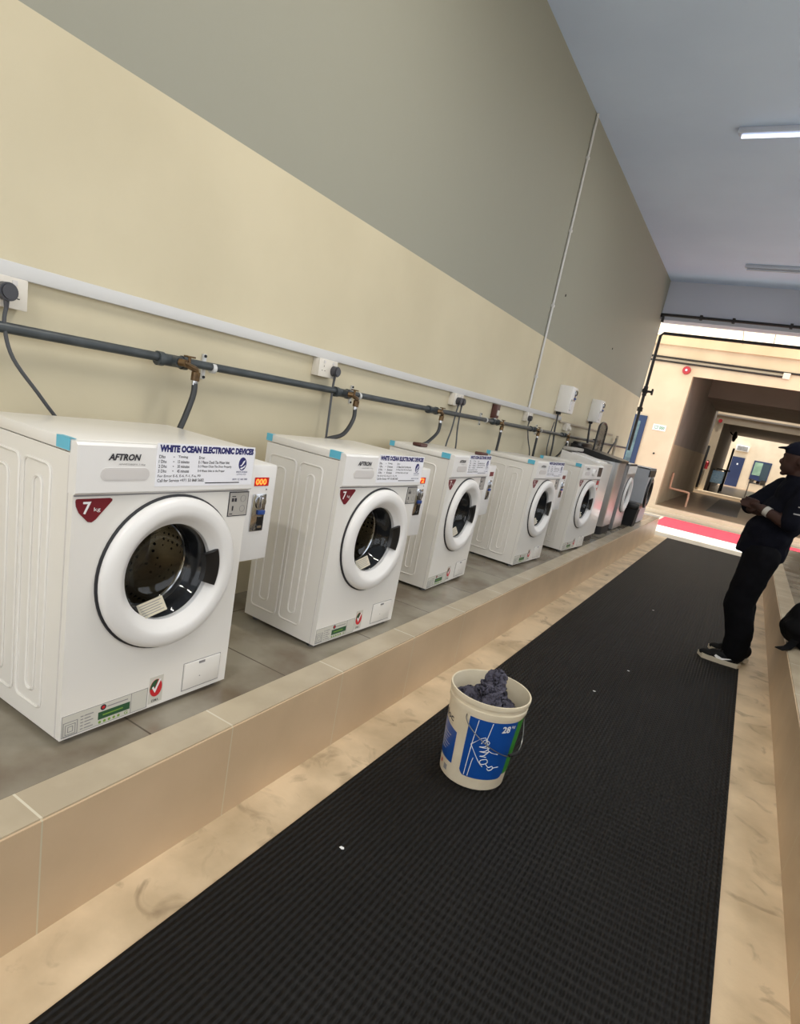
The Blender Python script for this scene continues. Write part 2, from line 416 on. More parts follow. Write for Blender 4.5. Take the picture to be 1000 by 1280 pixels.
# beam pipes
bpz = B(); bpz.tube([(.05, 11.2, 3.50), (.05, 11.2, 3.60), (.10, 11.2, 3.62), (3.4, 11.2, 3.62)], .022, 'blackpipe', smooth=3)
for x in (.62, 1.1, 1.9): bpz.box(x-.02, x+.02, 11.17, 11.25, 3.59, 3.66, 'blackpipe')
tag(bpz.build('beam_pipe'), 'thin dark pipe clipped along the lower edge of the end beam', 'pipe')
bpz = B(); bpz.tube([(.04, 11.46, 1.36), (.04, 11.46, 3.33), (.08, 11.46, 3.375), (3.46, 11.46, 3.375)], .026, 'blackpipe', smooth=1)
bpz.box(.0, .08, 11.42, 11.50, 2.05, 2.12, 'blackpipe')
dp = empty('drop_pipe', (0.04, 11.46, 1.36), 'black pipe dropping down the far corner of the left wall', 'pipe')
bpz.build('pipe', dp, (-.04, -11.46, -1.36))
v_ = B(); v_.cyl((.04, 11.40, 2.40), (.04, 11.52, 2.40), .045, 'blackpipe'); v_.cyl((.04, 11.46, 2.32), (.04, 11.46, 2.48), .038, 'blackpipe'); v_.cyl((.04, 11.46, 2.4), (.16, 11.46, 2.4), .02, 'blackpipe'); v_.box(.15, .17, 11.41, 11.51, 2.35, 2.45, 'blackpipe')
v_.build('valve', dp, (-.04, -11.46, -1.36))

# handrail in the passage, things far inside
hr = B(); hr.tube([(.257, 17.5, .98), (.27, 17.5, .62), (.33, 17.5, .575), (.70, 17.5, .56), (.76, 17.5, .50), (.77, 17.5, .184)], .028, 'handrail', smooth=4)
tag(hr.build('bent_rail'), 'bent pinkish pipe rail at the left of the passage', 'rail')
tag(B().box(1.25, 2.0, 17.8, 25.6, .184, .190, 'patch').build('floor_mat'), 'long grey floor mat inside the passage', 'mat')
o = tag(B().box(.22, .30, 26.80, 26.95, .38, 2.05, 'blackm', r=.01).build('black_post'), 'tall thin black post standing at the left of the inner frame', 'post')
fe = empty('fire_extinguisher', (.37, 26.9, 1.15), 'red fire extinguisher hung on the inner frame wall', 'fire extinguisher')
B().cyl((0, 0, 0), (0, 0, .26), .06, 'alarm').cyl((0, 0, .26), (0, 0, .31), .06, 'alarm', r1=.02).build('cylinder', fe)
B().cyl((0, 0, .31), (0, 0, .35), .018, 'blackm').tube([(0, 0, .34), (.06, -.02, .30), (.07, -.02, .12)], .01, 'blackm').build('hose', fe)
tag(B().cyl((.37, 26.95, 3.05), (.37, 27, 3.05), .07, 'alarm').build('inner_bell'), 'small reddish bell at the top left of the inner frame', 'alarm')
d2 = empty('door_2', (1.02, 42, .30), 'dark blue door in the far back wall', 'door'); d2['kind'] = 'structure'
B().box(-.34, .34, -.05, 0, 0, 1.76, 'bluedk').build('door_leaf', d2); B().box(-.02, .06, -.07, -.05, 1.3, 1.4, 'white').build('notice', d2)
w2 = empty('window_1', (2.34, 42, .9), 'dark framed window in the far back wall', 'window'); w2['kind'] = 'structure'
B().box(-.47, .47, -.05, 0, 0, 1.14, 'bluedk').build('window_frame', w2); B().box(-.40, .02, -.06, -.05, .3, 1.06, 'greenglass').build('pane', w2); B().box(.04, .42, -.06, -.05, .08, 1.06, 'darkglass').build('pane', w2)
ac = empty('air_conditioner', (1.05, 42, 2.58), 'pale air conditioner unit above the far blue door', 'air conditioner')
B().box(-.36, .36, -.28, 0, -.17, .17, 'sock', r=.02).build('casing', ac)
g = B()
for k in range(6): g.box(-.28, .28, -.29, -.28, -.12+k*.045, -.10+k*.045, 'blackm')
g.build('grille', ac)
fn = empty('wall_fan', (.75, 34, 2.85), 'black fan mounted high beside the far passage', 'fan')
b_ = B(); b_.lathe([(.05, -.1), (.22, -.06), (.26, 0), (.22, .06), (.05, .1), (0, .1)], (0, 0, 0), 'x', 'blackm', 24); b_.build('cage', fn)
B().tube([(0, 0, 0), (-.15, .1, .1), (-.25, .1, .2)], .03, 'blackm').build('bracket', fn)
B().cyl((-.02, 0, 0), (.12, 0, 0), .07, 'blackm').build('motor', fn)
cb = empty('cloth_rack', (.82, 28.1, .30), 'light blue cloth on a black topped rack inside the inner passage', 'rack')
for x in (-.2, .2):
    for y in (-.2, .2): B().box(x-.02, x+.02, y-.02, y+.02, 0, .9, 'blackm').build('leg', cb)
B().box(-.22, .22, -.24, .24, .36, .86, 'lightblue', r=.03).build('cloth', cb)
B().box(-.1, .38, -.25, .25, .90, .96, 'blackm', r=.01).build('top', cb)
tag(B().box(.98, 1.06, 30, 30.1, .30, 2.2, 'blackm', r=.01).build('dark_post'), 'dark upright post between the cloth rack and the far door', 'post')
tb = empty('white_table', (2.25, 30, .30), 'white table with clutter in the far room', 'table')
B().box(-.3, .35, -.3, .3, .60, .64, 'white').build('table_top', tb)
for x in (-.26, .3):
    for y in (-.25, .25): B().box(x-.02, x+.02, y-.02, y+.02, 0, .6, 'white').build('leg', tb)
for k, (x, y, s_, mt_, lb) in enumerate([(2.05, 29.8, .09, 'white', 'white box at the left of the far white table'), (2.3, 29.9, .07, 'brown', 'brown parcel in the middle of the far white table'), (2.48, 30.05, .10, 'sock', 'pale box at the right of the far white table')]):
    tag(B().box(x-s_, x+s_, y-s_, y+s_, .94, .94+s_*1.6, mt_, r=.01).build('parcel'), lb, 'box')

# ------------------------------------------------------------------ washing machine prototype
W = .595; H = .85; DC = (.313, .467)
def body_mb(mt='enamel', D=.43, w=W, h=H):
    b = B(); cy, cz = DC; r = .205; z0 = .018; zt = h-.034
    # front face with a round hole
    rect = [(-.0, z0), (w, z0), (w, zt), (0, zt)]
    angs = sorted([2*PI*i/64 for i in range(64)]+[math.atan2(z-cz, y-cy) % (2*PI) for y, z in rect])
    inn, out = [], []
    for a in angs:
        c, s_ = math.cos(a), math.sin(a); t = 1e9
        if c > 1e-9: t = min(t, (w-cy)/c)
        if c < -1e-9: t = min(t, -cy/c)
        if s_ > 1e-9: t = min(t, (zt-cz)/s_)
        if s_ < -1e-9: t = min(t, (z0-cz)/s_)
        inn.append((0, cy+r*c, cz+r*s_)); out.append((0, cy+t*c, cz+t*s_))
    k = len(angs); b.add(inn+out, [(i, (i+1) % k, k+(i+1) % k, k+i) for i in range(k)], mt)
    # shell
    e = .012
    b.add([(0, 0, z0), (0, 0, zt), (-D, 0, zt), (-D, 0, z0), (0, w, z0), (0, w, zt), (-D, w, zt), (-D, w, z0)],
          [(0, 1, 2, 3), (4, 7, 6, 5), (3, 2, 6, 7), (0, 3, 7, 4), (1, 5, 6, 2)], mt)
    return b
def ribs(b, w=W, mt='enamel'):
    for side in (0, w):
        s_ = -1 if side == 0 else 1
        for (x0, x1, z0, z1) in ((-.40, -.245, .075, .77), (-.355, -.30, .12, .725), (-.223, -.098, .075, .77), (-.175, -.135, .115, .73)):
            P = [(x, side+s_*.0005, z) for x, z in rrect(x0, x1, z0, z1, .02, 3)]
            b.tube(P, .0045, mt, n=6, smooth=0, closed=True)
        b.box(-.024, -.020, side-.0015, side+.0015, .02, .81, 'plast2')
def door_parts(root, ringmat='plast', gapmat='gap', handle=True):
    c = (0, DC[0], DC[1])
    B().lathe([(.232, -.002), (.2415, .0005), (.241, .005), (.236, .007), (.232, .004)], c, 'x', gapmat).build('door_seam_shadow', root)  # dark ring drawn for the shadow in the seam around the door
    d = B()
    d.lathe([(.2345, .002), (.2355, .012), (.232, .022), (.224, .029), (.212, .0325), (.198, .0335), (.188, .0325), (.180, .029), (.168, .016), (.158, .006), (.151, .000), (.149, -.012)], c, 'x', ringmat)
    dd = d.build('door', root)
    g = B(); g.lathe([(.150, .004), (.143, .000), (.136, -.008), (.124, -.03), (.108, -.065), (.09, -.08), (.05, -.088), (.0, -.09)], c, 'x', 'glass'); g.build('door_glass', dd)
    if handle:
        hb = B(); a = R_(21)
        hb.lathe([(.120, .000), (.126, .014), (.150, .025), (.170, .025), (.174, .016)], c, 'x', 'black', 14, -a, a)
        for s_ in (-a, a):
            P = [(.120, .000), (.126, .014), (.150, .025), (.170, .025), (.174, .016)]
            hb.add([(h, c[1]+r*math.cos(s_), c[2]+r*math.sin(s_)) for r, h in P], [list(range(5))], 'black')
        hb.build('door_handle', dd)
    gk = B(); gk.lathe([(.206, -.002), (.19, -.012), (.160, -.016), (.152, -.02), (.150, -.05), (.142, -.085), (.150, -.10), (.148, -.112)], c, 'x', 'rubber'); gk.build('gasket', root)
    dm = B(); dm.lathe([(.135, -.108), (.137, -.113), (.225, -.118), (.235, -.13), (.235, -.33), (.21, -.37), (.16, -.385), (0, -.39)], c, 'x', 'drum')
    dm.lathe([(.1345, -.104), (.138, -.107), (.1405, -.104), (.138, -.101), (.1345, -.104)], c, 'x', 'chrome')
    for k in range(3):
        t = 2*PI*k/3+.5
        dm.cyl((-.14, c[1]+.215*math.cos(t), c[2]+.215*math.sin(t)), (-.33, c[1]+.215*math.cos(t), c[2]+.215*math.sin(t)), .03, 'drum', r1=.018, n=12)
    dm.build('drum', root)
    lb = B(); Tm = Matrix.Translation((-.008, .268, .358)) @ Matrix.Rotation(R_(12), 4, 'X') @ Matrix.Rotation(R_(-25), 4, 'Y')
    lb.box(-.0006, .0006, -.044, .044, -.023, .023, 'paper', T=Tm)
    for k in range(5): lb.box(.0007, .0009, -.038, .036-.009*(k % 2), .014-k*.0075, .0165-k*.0075, 'greyink', T=Tm)
    lb.build('glass_label', dd)

def front_graphics(root):
    x = .0012
    b = B(); # maroon badge
    P = [(.012, .7045), (.100, .7045), (.106, .702), (.106, .697), (.062, .648), (.052, .6415), (.042, .643), (.017, .668), (.009, .685), (.007, .698), (.008, .703)]
    b.prism(P[::-1], 0, .002, 'maroon')
    b.text('7', .026, .048, .664, .697, .0026, 'white', .02); b.text('kg', .056, .074, .668, .681, .0026, 'white')
    b.build('capacity_badge', root)
    b = B(); b.box(0, .0012, .004, .274, .024, .092, 'lab')
    for y0, y1, z0, z1 in ((.008, .05, .026, .070), (.014, .044, .030, .062), (.021, .037, .037, .055)):
        for (a, c_, d, e) in ((y0, y1, z0, z0+.002), (y0, y1, z1-.002, z1), (y0, y0+.002, z0, z1), (y1-.002, y1, z0, z1)): b.box(.0012, .0016, a, c_, d, e, 'greyink')
    for k in range(5):
        b.box(.0012, .0016, .058, .096-.008*(k % 2), .032+k*.010, .035+k*.010, 'greyink')
        b.box(.0012, .0016, .065, .070, .032+k*.010, .037+k*.010, 'lab')
    for z in (.024, .0905): b.box(.0012, .0016, .004, .274, z, z+.0015, 'greyink')
    for y in (.004, .216, .272): b.box(.0012, .0016, y, y+.0015, .024, .092, 'greyink')
    b.box(.0012, .0018, .111, .213, .042, .066, 'green')
    b.box(.0018, .0020, .125, .19, .052, .056, 'lime')
    for k in range(5): b.prism([(.117+k*.015+.005*math.cos(t*1.2566+(PI/2)), .033+.005*math.sin(t*1.2566+PI/2)) for t in range(5)], .0012, .0018, 'lime')
    b.text('G', .195, .207, .028, .039, .0018, 'lime', .02)
    b.prism([(.126+.009*math.cos(t*PI/8), .079+.009*math.sin(t*PI/8)) for t in range(16)], .0012, .0018, 'ink'); b.prism([(.126+.005*math.cos(t*PI/8), .079+.005*math.sin(t*PI/8)) for t in range(16)], .0018, .002, 'redp')
    b.box(.0012, .0018, .138, .205, .076, .079, 'greyink')
    b.build('energy_label', root)
    b = B(); c = (.303, .082)
    b.box(0, .0008, .279, .329, .030, .122, 'lab')
    b.prism([(c[0]+.022*math.cos(t*PI/14), c[1]+.030*math.sin(t*PI/14)) for t in range(28)], .0008, .002, 'redp')
    b.prism([(c[0]+.022*math.cos(t), c[1]+.030*math.sin(t)) for t in [R_(75+k*12) for k in range(10)]]+[(c[0]-.004, c[1]+.004)], .002, .0026, 'green')
    b.prism([(.287, .086), (.2925, .090), (.2975, .079), (.312, .110), (.319, .110), (.299, .066)], .0026, .0032, 'white')
    b.text('DUBAI' if False else 'ESMA', .290, .316, .034, .043, .0012, 'ink', .01)
    b.build('approval_sticker', root)
    b = B()
    for (a, c_, d, e) in ((.405, .562, .132, .1335), (.405, .4065, .034, .132), (.5605, .562, .034, .132), (.405, .562, .032, .034)): b.box(0, .0008, a, c_, d, e, 'greyink')
    b.box(0, .004, .408, .559, .036, .130, 'enamel', r=.0015); b.box(.004, .006, .466, .490, .120, .128, 'greyink'); b.cyl((.003, .474, .072), (.0048, .474, .072), .002, 'greyink', n=8)
    b.build('filter_door', root)
    b = B(); b.box(0, .0014, .514, .599, .627, .709, 'ink'); b.box(.0014, .0018, .517, .596, .630, .706, 'greylab')
    for yy, zz, w_, h_ in ((.526, .692, .016, .003), (.526, .676, .009, .012), (.538, .676, .009, .012), (.530, .646, .006, .016), (.522, .634, .012, .003)): b.box(.0018, .0022, yy, yy+w_, zz, zz+h_, 'ink')
    for cz in (.686, .652):
        b.lathe([(.010, .0018), (.010, .0024), (.0115, .0024), (.0115, .0018)], (0, .575, cz), 'x', 'greyink', 20)
    b.build('coin_guide_sticker', root)

def panel(root, sticker=True):
    # slightly raised fascia
    b = B(); prof = [(-.020, .716), (.006, .716), (.012, .722), (.010, .842), (.004, .849), (-.020, .849)]
    vs = [(x, y, z) for y in (-.0015, W+.0015) for x, z in prof]; k = len(prof)
    b.add(vs, [list(range(k)), list(range(k, 2*k))[::-1]]+[(i, (i+1) % k, k+(i+1) % k, k+i) for i in range(k)], 'plast')
    b.box(-.004, .003, .002, W-.002, .711, .7165, 'greyink')
    pn = b.build('control_panel', root)
    b = B(); b.prism(rrect(.062, .203, .752, .787, .0165, 6)[::1], .0108, .0125, 'plast2')
    b.prism(rrect(.067, .198, .756, .783, .013, 6), .0126, .0132, 'plast2'); 
    b.text('AFTRON', .080, .174, .806, .824, .0122, 'ink', .035, .25)
    b.text('AFWF7080PX 7.0kg', .110, .188, .7925, .7985, .0122, 'greyink', 0)
    b.build('detergent_drawer', pn)
    if sticker:
        b = B(); b.box(.010, .0128, .223, .590, .735, .857, 'sticker'); x = .0132
        b.text('WHITE OCEAN ELECTRONIC DEVICES', .229, .584, .832, .853, x, 'navy_print', .07)
        rows = ['Dhs', '1 Dhs', '2 Dhs', '3 Dhs']; r2 = ['Timing', '15 minutes', '30 minutes', '45 minutes']
        r3 = ['Error', 'E-1 Please Check The Water Inlet', 'E-3 Please Close The Door Properly', 'E-4 Water Inlet to the Proper']
        wd = [(.030, .036, .032), (.030, .044, .128), (.030, .044, .138), (.030, .044, .112)]
        for k in range(4):
            z = .8195-k*.0135
            b.text(rows[k], .229, .229+[.020, .025, .027, .027][k], z-.0045, z+.0045, x, 'ink', .012)
            b.box(x-.0002, x, .276, .280, z-.001, z+.001, 'ink')
            b.text(r2[k], .292, .292+[.034, .040, .042, .042][k], z-.0045, z+.0045, x, 'ink', .012)
            b.text(r3[k], .366, .366+[.022, .120, .130, .104][k], z-.0045, z+.0045, x, 'ink', .012)
        b.text('For Error E-5, E-6, F-1, F-a, F0', .229, .378, .7605, .7685, x, 'ink', .012)
        b.text('Call for Service +971 50 868 5682', .229, .392, .7475, .7565, x, 'ink', .012)
        b.box(x-.0003, x, .398, .536, .7415, .7445, 'ink')
        c = (.542, .803)
        b.prism([(c[0]+.0165*math.cos(t*PI/14), c[1]+.021*math.sin(t*PI/14)) for t in range(28)], .0128, .0133, 'navy_print')
        b.prism([(.530, .797), (.538, .800), (.545, .812), (.553, .815), (.548, .805), (.538, .795)], .0133, .0136, 'sticker')
        b.prism([(.532, .789), (.545, .793), (.555, .800), (.552, .792), (.540, .785)], .0133, .0136, 'sticker')
        b.text('WHITE OCEAN', .518, .566, .774, .780, x, 'navy_print', .012); b.text('ELECTRONIC DEVICES', .522, .562, .767, .771, x, 'navy_print', 0)
        b.text('00971 52 108 1000', .506, .570, .750, .756, x, 'navy_print', .01)
        b.build('information_sticker', pn)
        for y in (.245, .385): pass
    return pn

def coin_box(root, digits, x0=-.22, x1=-.04):
    b = B(); b.box(x0, x1, W+.001, W+.172, .442, .79, 'plast', r=.006)
    b.box(x0+.03, x1-.03, W-.012, W+.004, .5, .74, 'plast2')
    cb = b.build('coin_box', root)
    y = W+.066
    d = B(); d.box(x1, x1+.002, y, y+.068, .716, .746, 'led' if digits else 'maroon'); digits and d.text(digits, y+.004, y+.056, .720, .742, x1+.0026, 'leddig', .03); d.build('display', cb)
    c = B(); c.box(x1, x1+.005, y, y+.064, .553, .688, 'chrome', r=.002)
    c.cyl((x1+.004, y+.036, .658), (x1+.010, y+.036, .658), .024, 'chrome', n=24); c.box(x1+.010, x1+.018, y+.031, y+.041, .638, .678, 'chrome', r=.003)
    c.build('coin_acceptor', cb)
    e = B(); e.box(x1+.005, x1+.012, y+.026, y+.060, .614, .630, 'bluep', r=.002); e.box(x1+.005, x1+.007, y+.030, y+.050, .570, .606, 'black'); e.box(x1+.005, x1+.010, y+.030, y+.050, .566, .574, 'chrome'); e.build('coin_return', cb)
    f = B(); f.cyl((x1, y+.062, .703), (x1+.002, y+.062, .703), .003, 'greyink', n=8); f.build('lamp', cb)
    return cb

def machine(y, rot, dF, label, sticker=True, box=None, proto=None):
    root = empty('washing_machine', (.646+dF, y, PZ), label, 'washing machine', 'front loading washing machines on the platform', rot)
    b = body_mb(); ribs(b); b.build('cabinet', root)
    t = B(); t.box(-.432, -.018, -.003, W+.003, .818, .851, 'enamel', r=.005); t.build('worktop', root)
    panel(root, sticker); door_parts(root); front_graphics(root)
    for yy in (.035, W-.035):
        for xx in (-.04, -.38): B().cyl((xx, yy, 0), (xx, yy, .02), .022, 'rubber', r1=.016, n=14).build('foot', root)
    for (x0, x1) in ((-.075, -.018), (-.434, -.40)):
        tp = B(); tp.box(x0, x1, -.0040, .012, .8515, .8522, 'bluetape'); tp.box(x0, x1, -.0046, -.0032, .822, .8522, 'bluetape'); tp.build('blue_tape', root)
    return root

labs = ['large white front loader nearest the camera with its coin box at right', 'second white front loader from the camera, between two coin boxes',
        'third white front loader from the camera, with brown bars on top', 'fourth white front loader from the camera beneath the bare conduit']
pos = [(.8768, -.0117, -.0016), (1.9666, -.0496, .0187), (3.2034, .0242, -.0947), (4.5056, -.0612, -.006)]
m1 = machine(*pos[0], labs[0])
ms = [m1]
for i in (1, 2, 3):
    c = copy_tree(m1); c.location = (.646+pos[i][2], pos[i][0], PZ); c.rotation_euler.z = pos[i][1]; c['label'] = labs[i]; ms.append(c)
coin_box(ms[0], '000'); coin_box(ms[1], '72'); coin_box(ms[2], '', -.20, .0); coin_box(ms[3], '', -.20, .0)
# fifth: no big sticker, has knob and dark display
m5 = machine(5.6849, -.0848, .060, 'fifth white front loader from the camera with knob and dark display', sticker=False)
b = B(); b.cyl((.01, .30, .783), (.032, .30, .783), .034, 'plast', r1=.030, n=32); b.box(.032, .035, .298, .302, .79, .812, 'greyink'); b.build('program_knob', m5)
b = B(); b.box(.010, .013, .44, .56, .745, .835, 'black'); b.build('display_window', m5)
b = B(); b.box(.0, .002, .515, .585, .60, .70, 'redp'); b.box(.002, .0025, .522, .578, .63, .66, 'white'); b.build('red_sticker', m5)
# brown bars on machines 3
for x, y, lb in ((.30, 3.24, 'small brown bar on the back of the third machine top'), (.52, 3.68, 'small brown bar near the front of the third machine top')):
    tag(B().box(x-.03, x+.03, y-.045, y+.045, PZ+.8525, PZ+.8725, 'brown', r=.006).build('brown_bar'), lb, 'bar')

# ------------------------------------------------------------------ top loaders and others
# M6 white top loader
r6 = empty('top_loader', (.24, 6.52, PZ), 'white top loading washer with dark base beside the fifth front loader', 'washing machine')
def rounded_body(b, mt, D, w, z0, z1, r=.07, zt=None):
    """plan rectangle with rounded front corners, extruded in z"""
    P = [(0, 0)]
    for cx_, cy_, a in ((D-r, r, -90), (D-r, w-r, 0)):
        for i in range(9): t = R_(a+90*i/8); P.append((cx_+r*math.cos(t), cy_+r*math.sin(t)))
    P.append((0, w)); k = len(P); zt = zt or (lambda x: z1)
    vs = [(x, y, z0) for x, y in P]+[(x, y, zt(x)) for x, y in P]
    b.add(vs, [list(range(k))[::-1], list(range(k, 2*k))], mt)
    b.add(vs, [(i, (i+1) % k, k+(i+1) % k, k+i) for i in range(k)], mt, True); return b
rounded_body(B(), 'enamel', .46, .56, .07, .86, zt=lambda x: .925-.075*x/.46).build('cabinet', r6)
rounded_body(B(), 'rubber', .44, .55, 0, .07).build('base', r6)
B().box(.10, .40, .05, .51, .0, .012, 'plast', r=.004, T=Matrix.Translation((0, 0, .924)) @ Matrix.Rotation(R_(9.3), 4, 'Y')).build('lid', r6)
B().box(.0, .10, .02, .54, .93, .965, 'greylab', r=.01).build('control_panel', r6)
B().cyl((.38, -.002, .80), (.38, .002, .80), .01, 'greyink', n=10).build('side_screw', r6)
# M7 stainless top loader with open lid
r7 = empty('top_loader', (.08, 7.42, PZ), 'stainless steel top loading washer with black top and raised lid', 'washing machine')
rounded_body(B(), 'steel', .60, .60, .10, .88, r=.10).build('cabinet', r7)
rounded_body(B(), 'blackm', .60, .59, 0, .10, r=.10).build('base', r7)
rounded_body(B(), 'black', .62, .62, .88, .92, r=.10, zt=lambda x: 1.0-.09*x/.62).build('top_cover', r7)
B().box(.0, .13, .02, .60, .92, 1.03, 'black', r=.03).build('control_panel', r7)
ld = empty('lid', (0, 0, 0), 'x', 'x'); 
for k_ in ('label', 'category'): del ld[k_]
ld.name = 'raised_lid'; ld.parent = r7; ld.location = (.25, .12, .955)
P = [(0, 0), (0, .28)]+[(.21-.21*math.cos(R_(a)), .28+.07*math.sin(R_(a))) for a in range(15, 180, 15)]+[(.42, .28), (.42, 0)]
B().prism(P[::-1], -.004, .004, 'smoky').build('lid_panel', ld)
B().tube([(0, y, z) for y, z in P], .013, 'black', smooth=0).build('lid_frame', ld)
# M8 silver front loader mostly hidden
def simple_loader(name, x, y, label, mt, ring, rz=0, w=.595, h=.85):
    r = empty(name, (x, y, PZ), label, 'washing machine', None, rz)
    b = body_mb(mt, D=.48, w=w, h=h+.03); b.build('cabinet', r)
    B().box(-.48, -.0, 0, w, h-.03, h, mt, r=.008).build('worktop', r)
    B().box(-.01, .006, .0, w, h-.13, h-.03, ring).build('control_panel', r)
    door_parts(r, ring, 'gap', False)
    for yy in (.04, w-.04):
        for xx in (-.04, -.42): B().cyl((xx, yy, 0), (xx, yy, .02), .022, 'rubber', n=12).build('foot', r)
    return r
simple_loader('washing_machine', .69, 8.12, 'silver sided washer with white door ring just beyond the steel top loader', 'steel', 'plast', h=.88)
simple_loader('washing_machine', .76, 9.55, 'grey front loader with dark door ring at the far end of the row', 'grey', 'black', h=.84)
# bin
bn = empty('waste_bin', (.68, 9.15, PZ), 'black plastic tub on the platform edge before the grey washer', 'bin')
b = B(); b.lathe([(0, 0), (.105, 0), (.115, .01), (.135, .24), (.130, .24), (.11, .02), (0, .02)], (0, 0, 0), 'z', 'blackm', 4, PI/4, PI/4+2*PI); 
b = B(); 
for z0, z1, a, c_ in ((0, .25, .105, .125),):
    vs = [(sx*a, sy*a, z0) for sx, sy in ((-1, -1), (1, -1), (1, 1), (-1, 1))]+[(sx*c_, sy*c_, z1) for sx, sy in ((-1, -1), (1, -1), (1, 1), (-1, 1))]
    b.add(vs, [(3, 2, 1, 0), (0, 1, 5, 4), (1, 2, 6, 5), (2, 3, 7, 6), (3, 0, 4, 7)], 'blackm')
b.build('tub', bn)
B().box(-.14, .14, -.14, .14, .25, .34, 'black', r=.02).build('lid', bn)

# ------------------------------------------------------------------ wall services
b = B(); b.box(0, .028, YB, 6.95, 1.560, 1.604, 'trunk', r=.003); tag(b.build('cable_trunking'), 'long white cable trunking along the wall above the water pipe', 'trunking')
b = B(); b.box(0, .025, 6.955, 9.9, 1.535, 1.560, 'trunk2', r=.003); tag(b.build('thin_trunking'), 'thin trunking in a shaded tone continuing along the far wall past the white one', 'trunking')
wp = empty('water_pipe', (.06, 0, 1.41), 'dark grey steel water pipe running the length of the wall', 'pipe')
b = B(); b.tube([(0, YB, 0), (0, 2, .005), (0, 6, .0), (0, 11.0, -.02)], .0165, 'pipe', n=14, smooth=0); b.build('pipe', wp)
tees = [1.60, 2.70, 3.76, 4.93, 5.94, 7.07, 8.70]
for y in tees:
    b = B(); b.cyl((0, y-.055, 0), (0, y+.055, 0), .022, 'pipe', n=16); b.cyl((0, y, 0), (.045, y, 0), .019, 'pipe', n=14)
    for s_ in (-.055, .055): b.cyl((0, y+s_-.012, 0), (0, y+s_+.012, 0), .026, 'pipe', n=16)
    b.build('tee', wp)
for y in (1.80, 2.86, 4.72, 6.2):
    b = B(); b.cyl((0, y-.009, 0), (0, y+.009, 0), .0205, 'trunk', n=18)
    b.box(-.06, -.01, y-.006, y+.006, -.006, .006, 'trunk')
    b.box(-.058, -.048, y-.008, y+.008, -.05, .05, 'trunk')
    for z in (-.042, .042): b.cyl((-.05, y, z), (-.043, y, z), .006, 'blackm', n=8)
    b.build('pipe_clip', wp)
tgroup = 'taps and hoses below the pipe'
hl = ['curving grey hose and brass tap above the nearest washing machine', 'grey hose curling to the left from the tap above the second machine', 'grey hose bending left from the tap above the third machine',
      'short straight grey hose dropping from the tap behind the fourth machine', 'straight grey hose from the tap at the foot of the vertical conduit', 'hose sloping left from the tap under the first wall box', 'hose from the tap beneath the second wall box']
curves = [[(.11, 1.675, 1.355), (.115, 1.67, 1.30), (.12, 1.64, 1.22), (.13, 1.60, 1.14), (.13, 1.56, 1.0)],
          [(.11, 2.775, 1.345), (.12, 2.76, 1.28), (.14, 2.66, 1.20), (.15, 2.50, 1.165), (.14, 2.42, 1.10), (.13, 2.40, .95)],
          [(.11, 3.82, 1.345), (.11, 3.81, 1.27), (.10, 3.72, 1.20), (.09, 3.63, 1.15), (.08, 3.58, 1.0)],
          [(.11, 4.98, 1.345), (.11, 4.98, 1.25), (.11, 4.97, 1.1), (.12, 4.96, .95)],
          [(.11, 5.99, 1.345), (.11, 5.99, 1.25), (.11, 6.0, 1.1), (.12, 6.0, .95)],
          [(.11, 7.12, 1.345), (.11, 7.10, 1.30), (.12, 6.90, 1.20), (.12, 6.70, 1.12), (.12, 6.6, .95)],
          [(.11, 8.75, 1.345), (.11, 8.74, 1.28), (.12, 8.62, 1.22), (.12, 8.5, 1.1), (.12, 8.5, .95)]]
for y, lb, cv in zip(tees, hl, curves):
    ye = cv[0][1]
    tp = empty('supply_tap', (.105, y, 1.41), lb, 'tap', tgroup)
    L_ = (-.105, -y, -1.41)
    b = B(); b.cyl((.105, y, 1.41), (.130, y+.01, 1.41), .014, 'brass', n=14); b.tube([(.122, y, 1.412), (.122, y+.04, 1.40), (.116, ye-.005, 1.392), (.11, ye, 1.365)], .0115, 'brass', smooth=4)
    b.cyl((.112, ye, 1.385), (.11, ye, 1.352), .017, 'brass', n=10); b.cyl((.122, y+.03, 1.40), (.122, y+.03, 1.435), .006, 'brass', n=8); b.box(.108, .136, y+.012, y+.048, 1.433, 1.440, 'brass', r=.002)
    b.build('tap_body', tp, L_)
    B().cyl((.11, ye, 1.358), (.11, ye, 1.335), .0125, 'chrome', n=12).build('ferrule', tp, L_)
    b = B(); b.tube(cv, .0115, 'hose', n=10); b.build('hose', tp, L_)

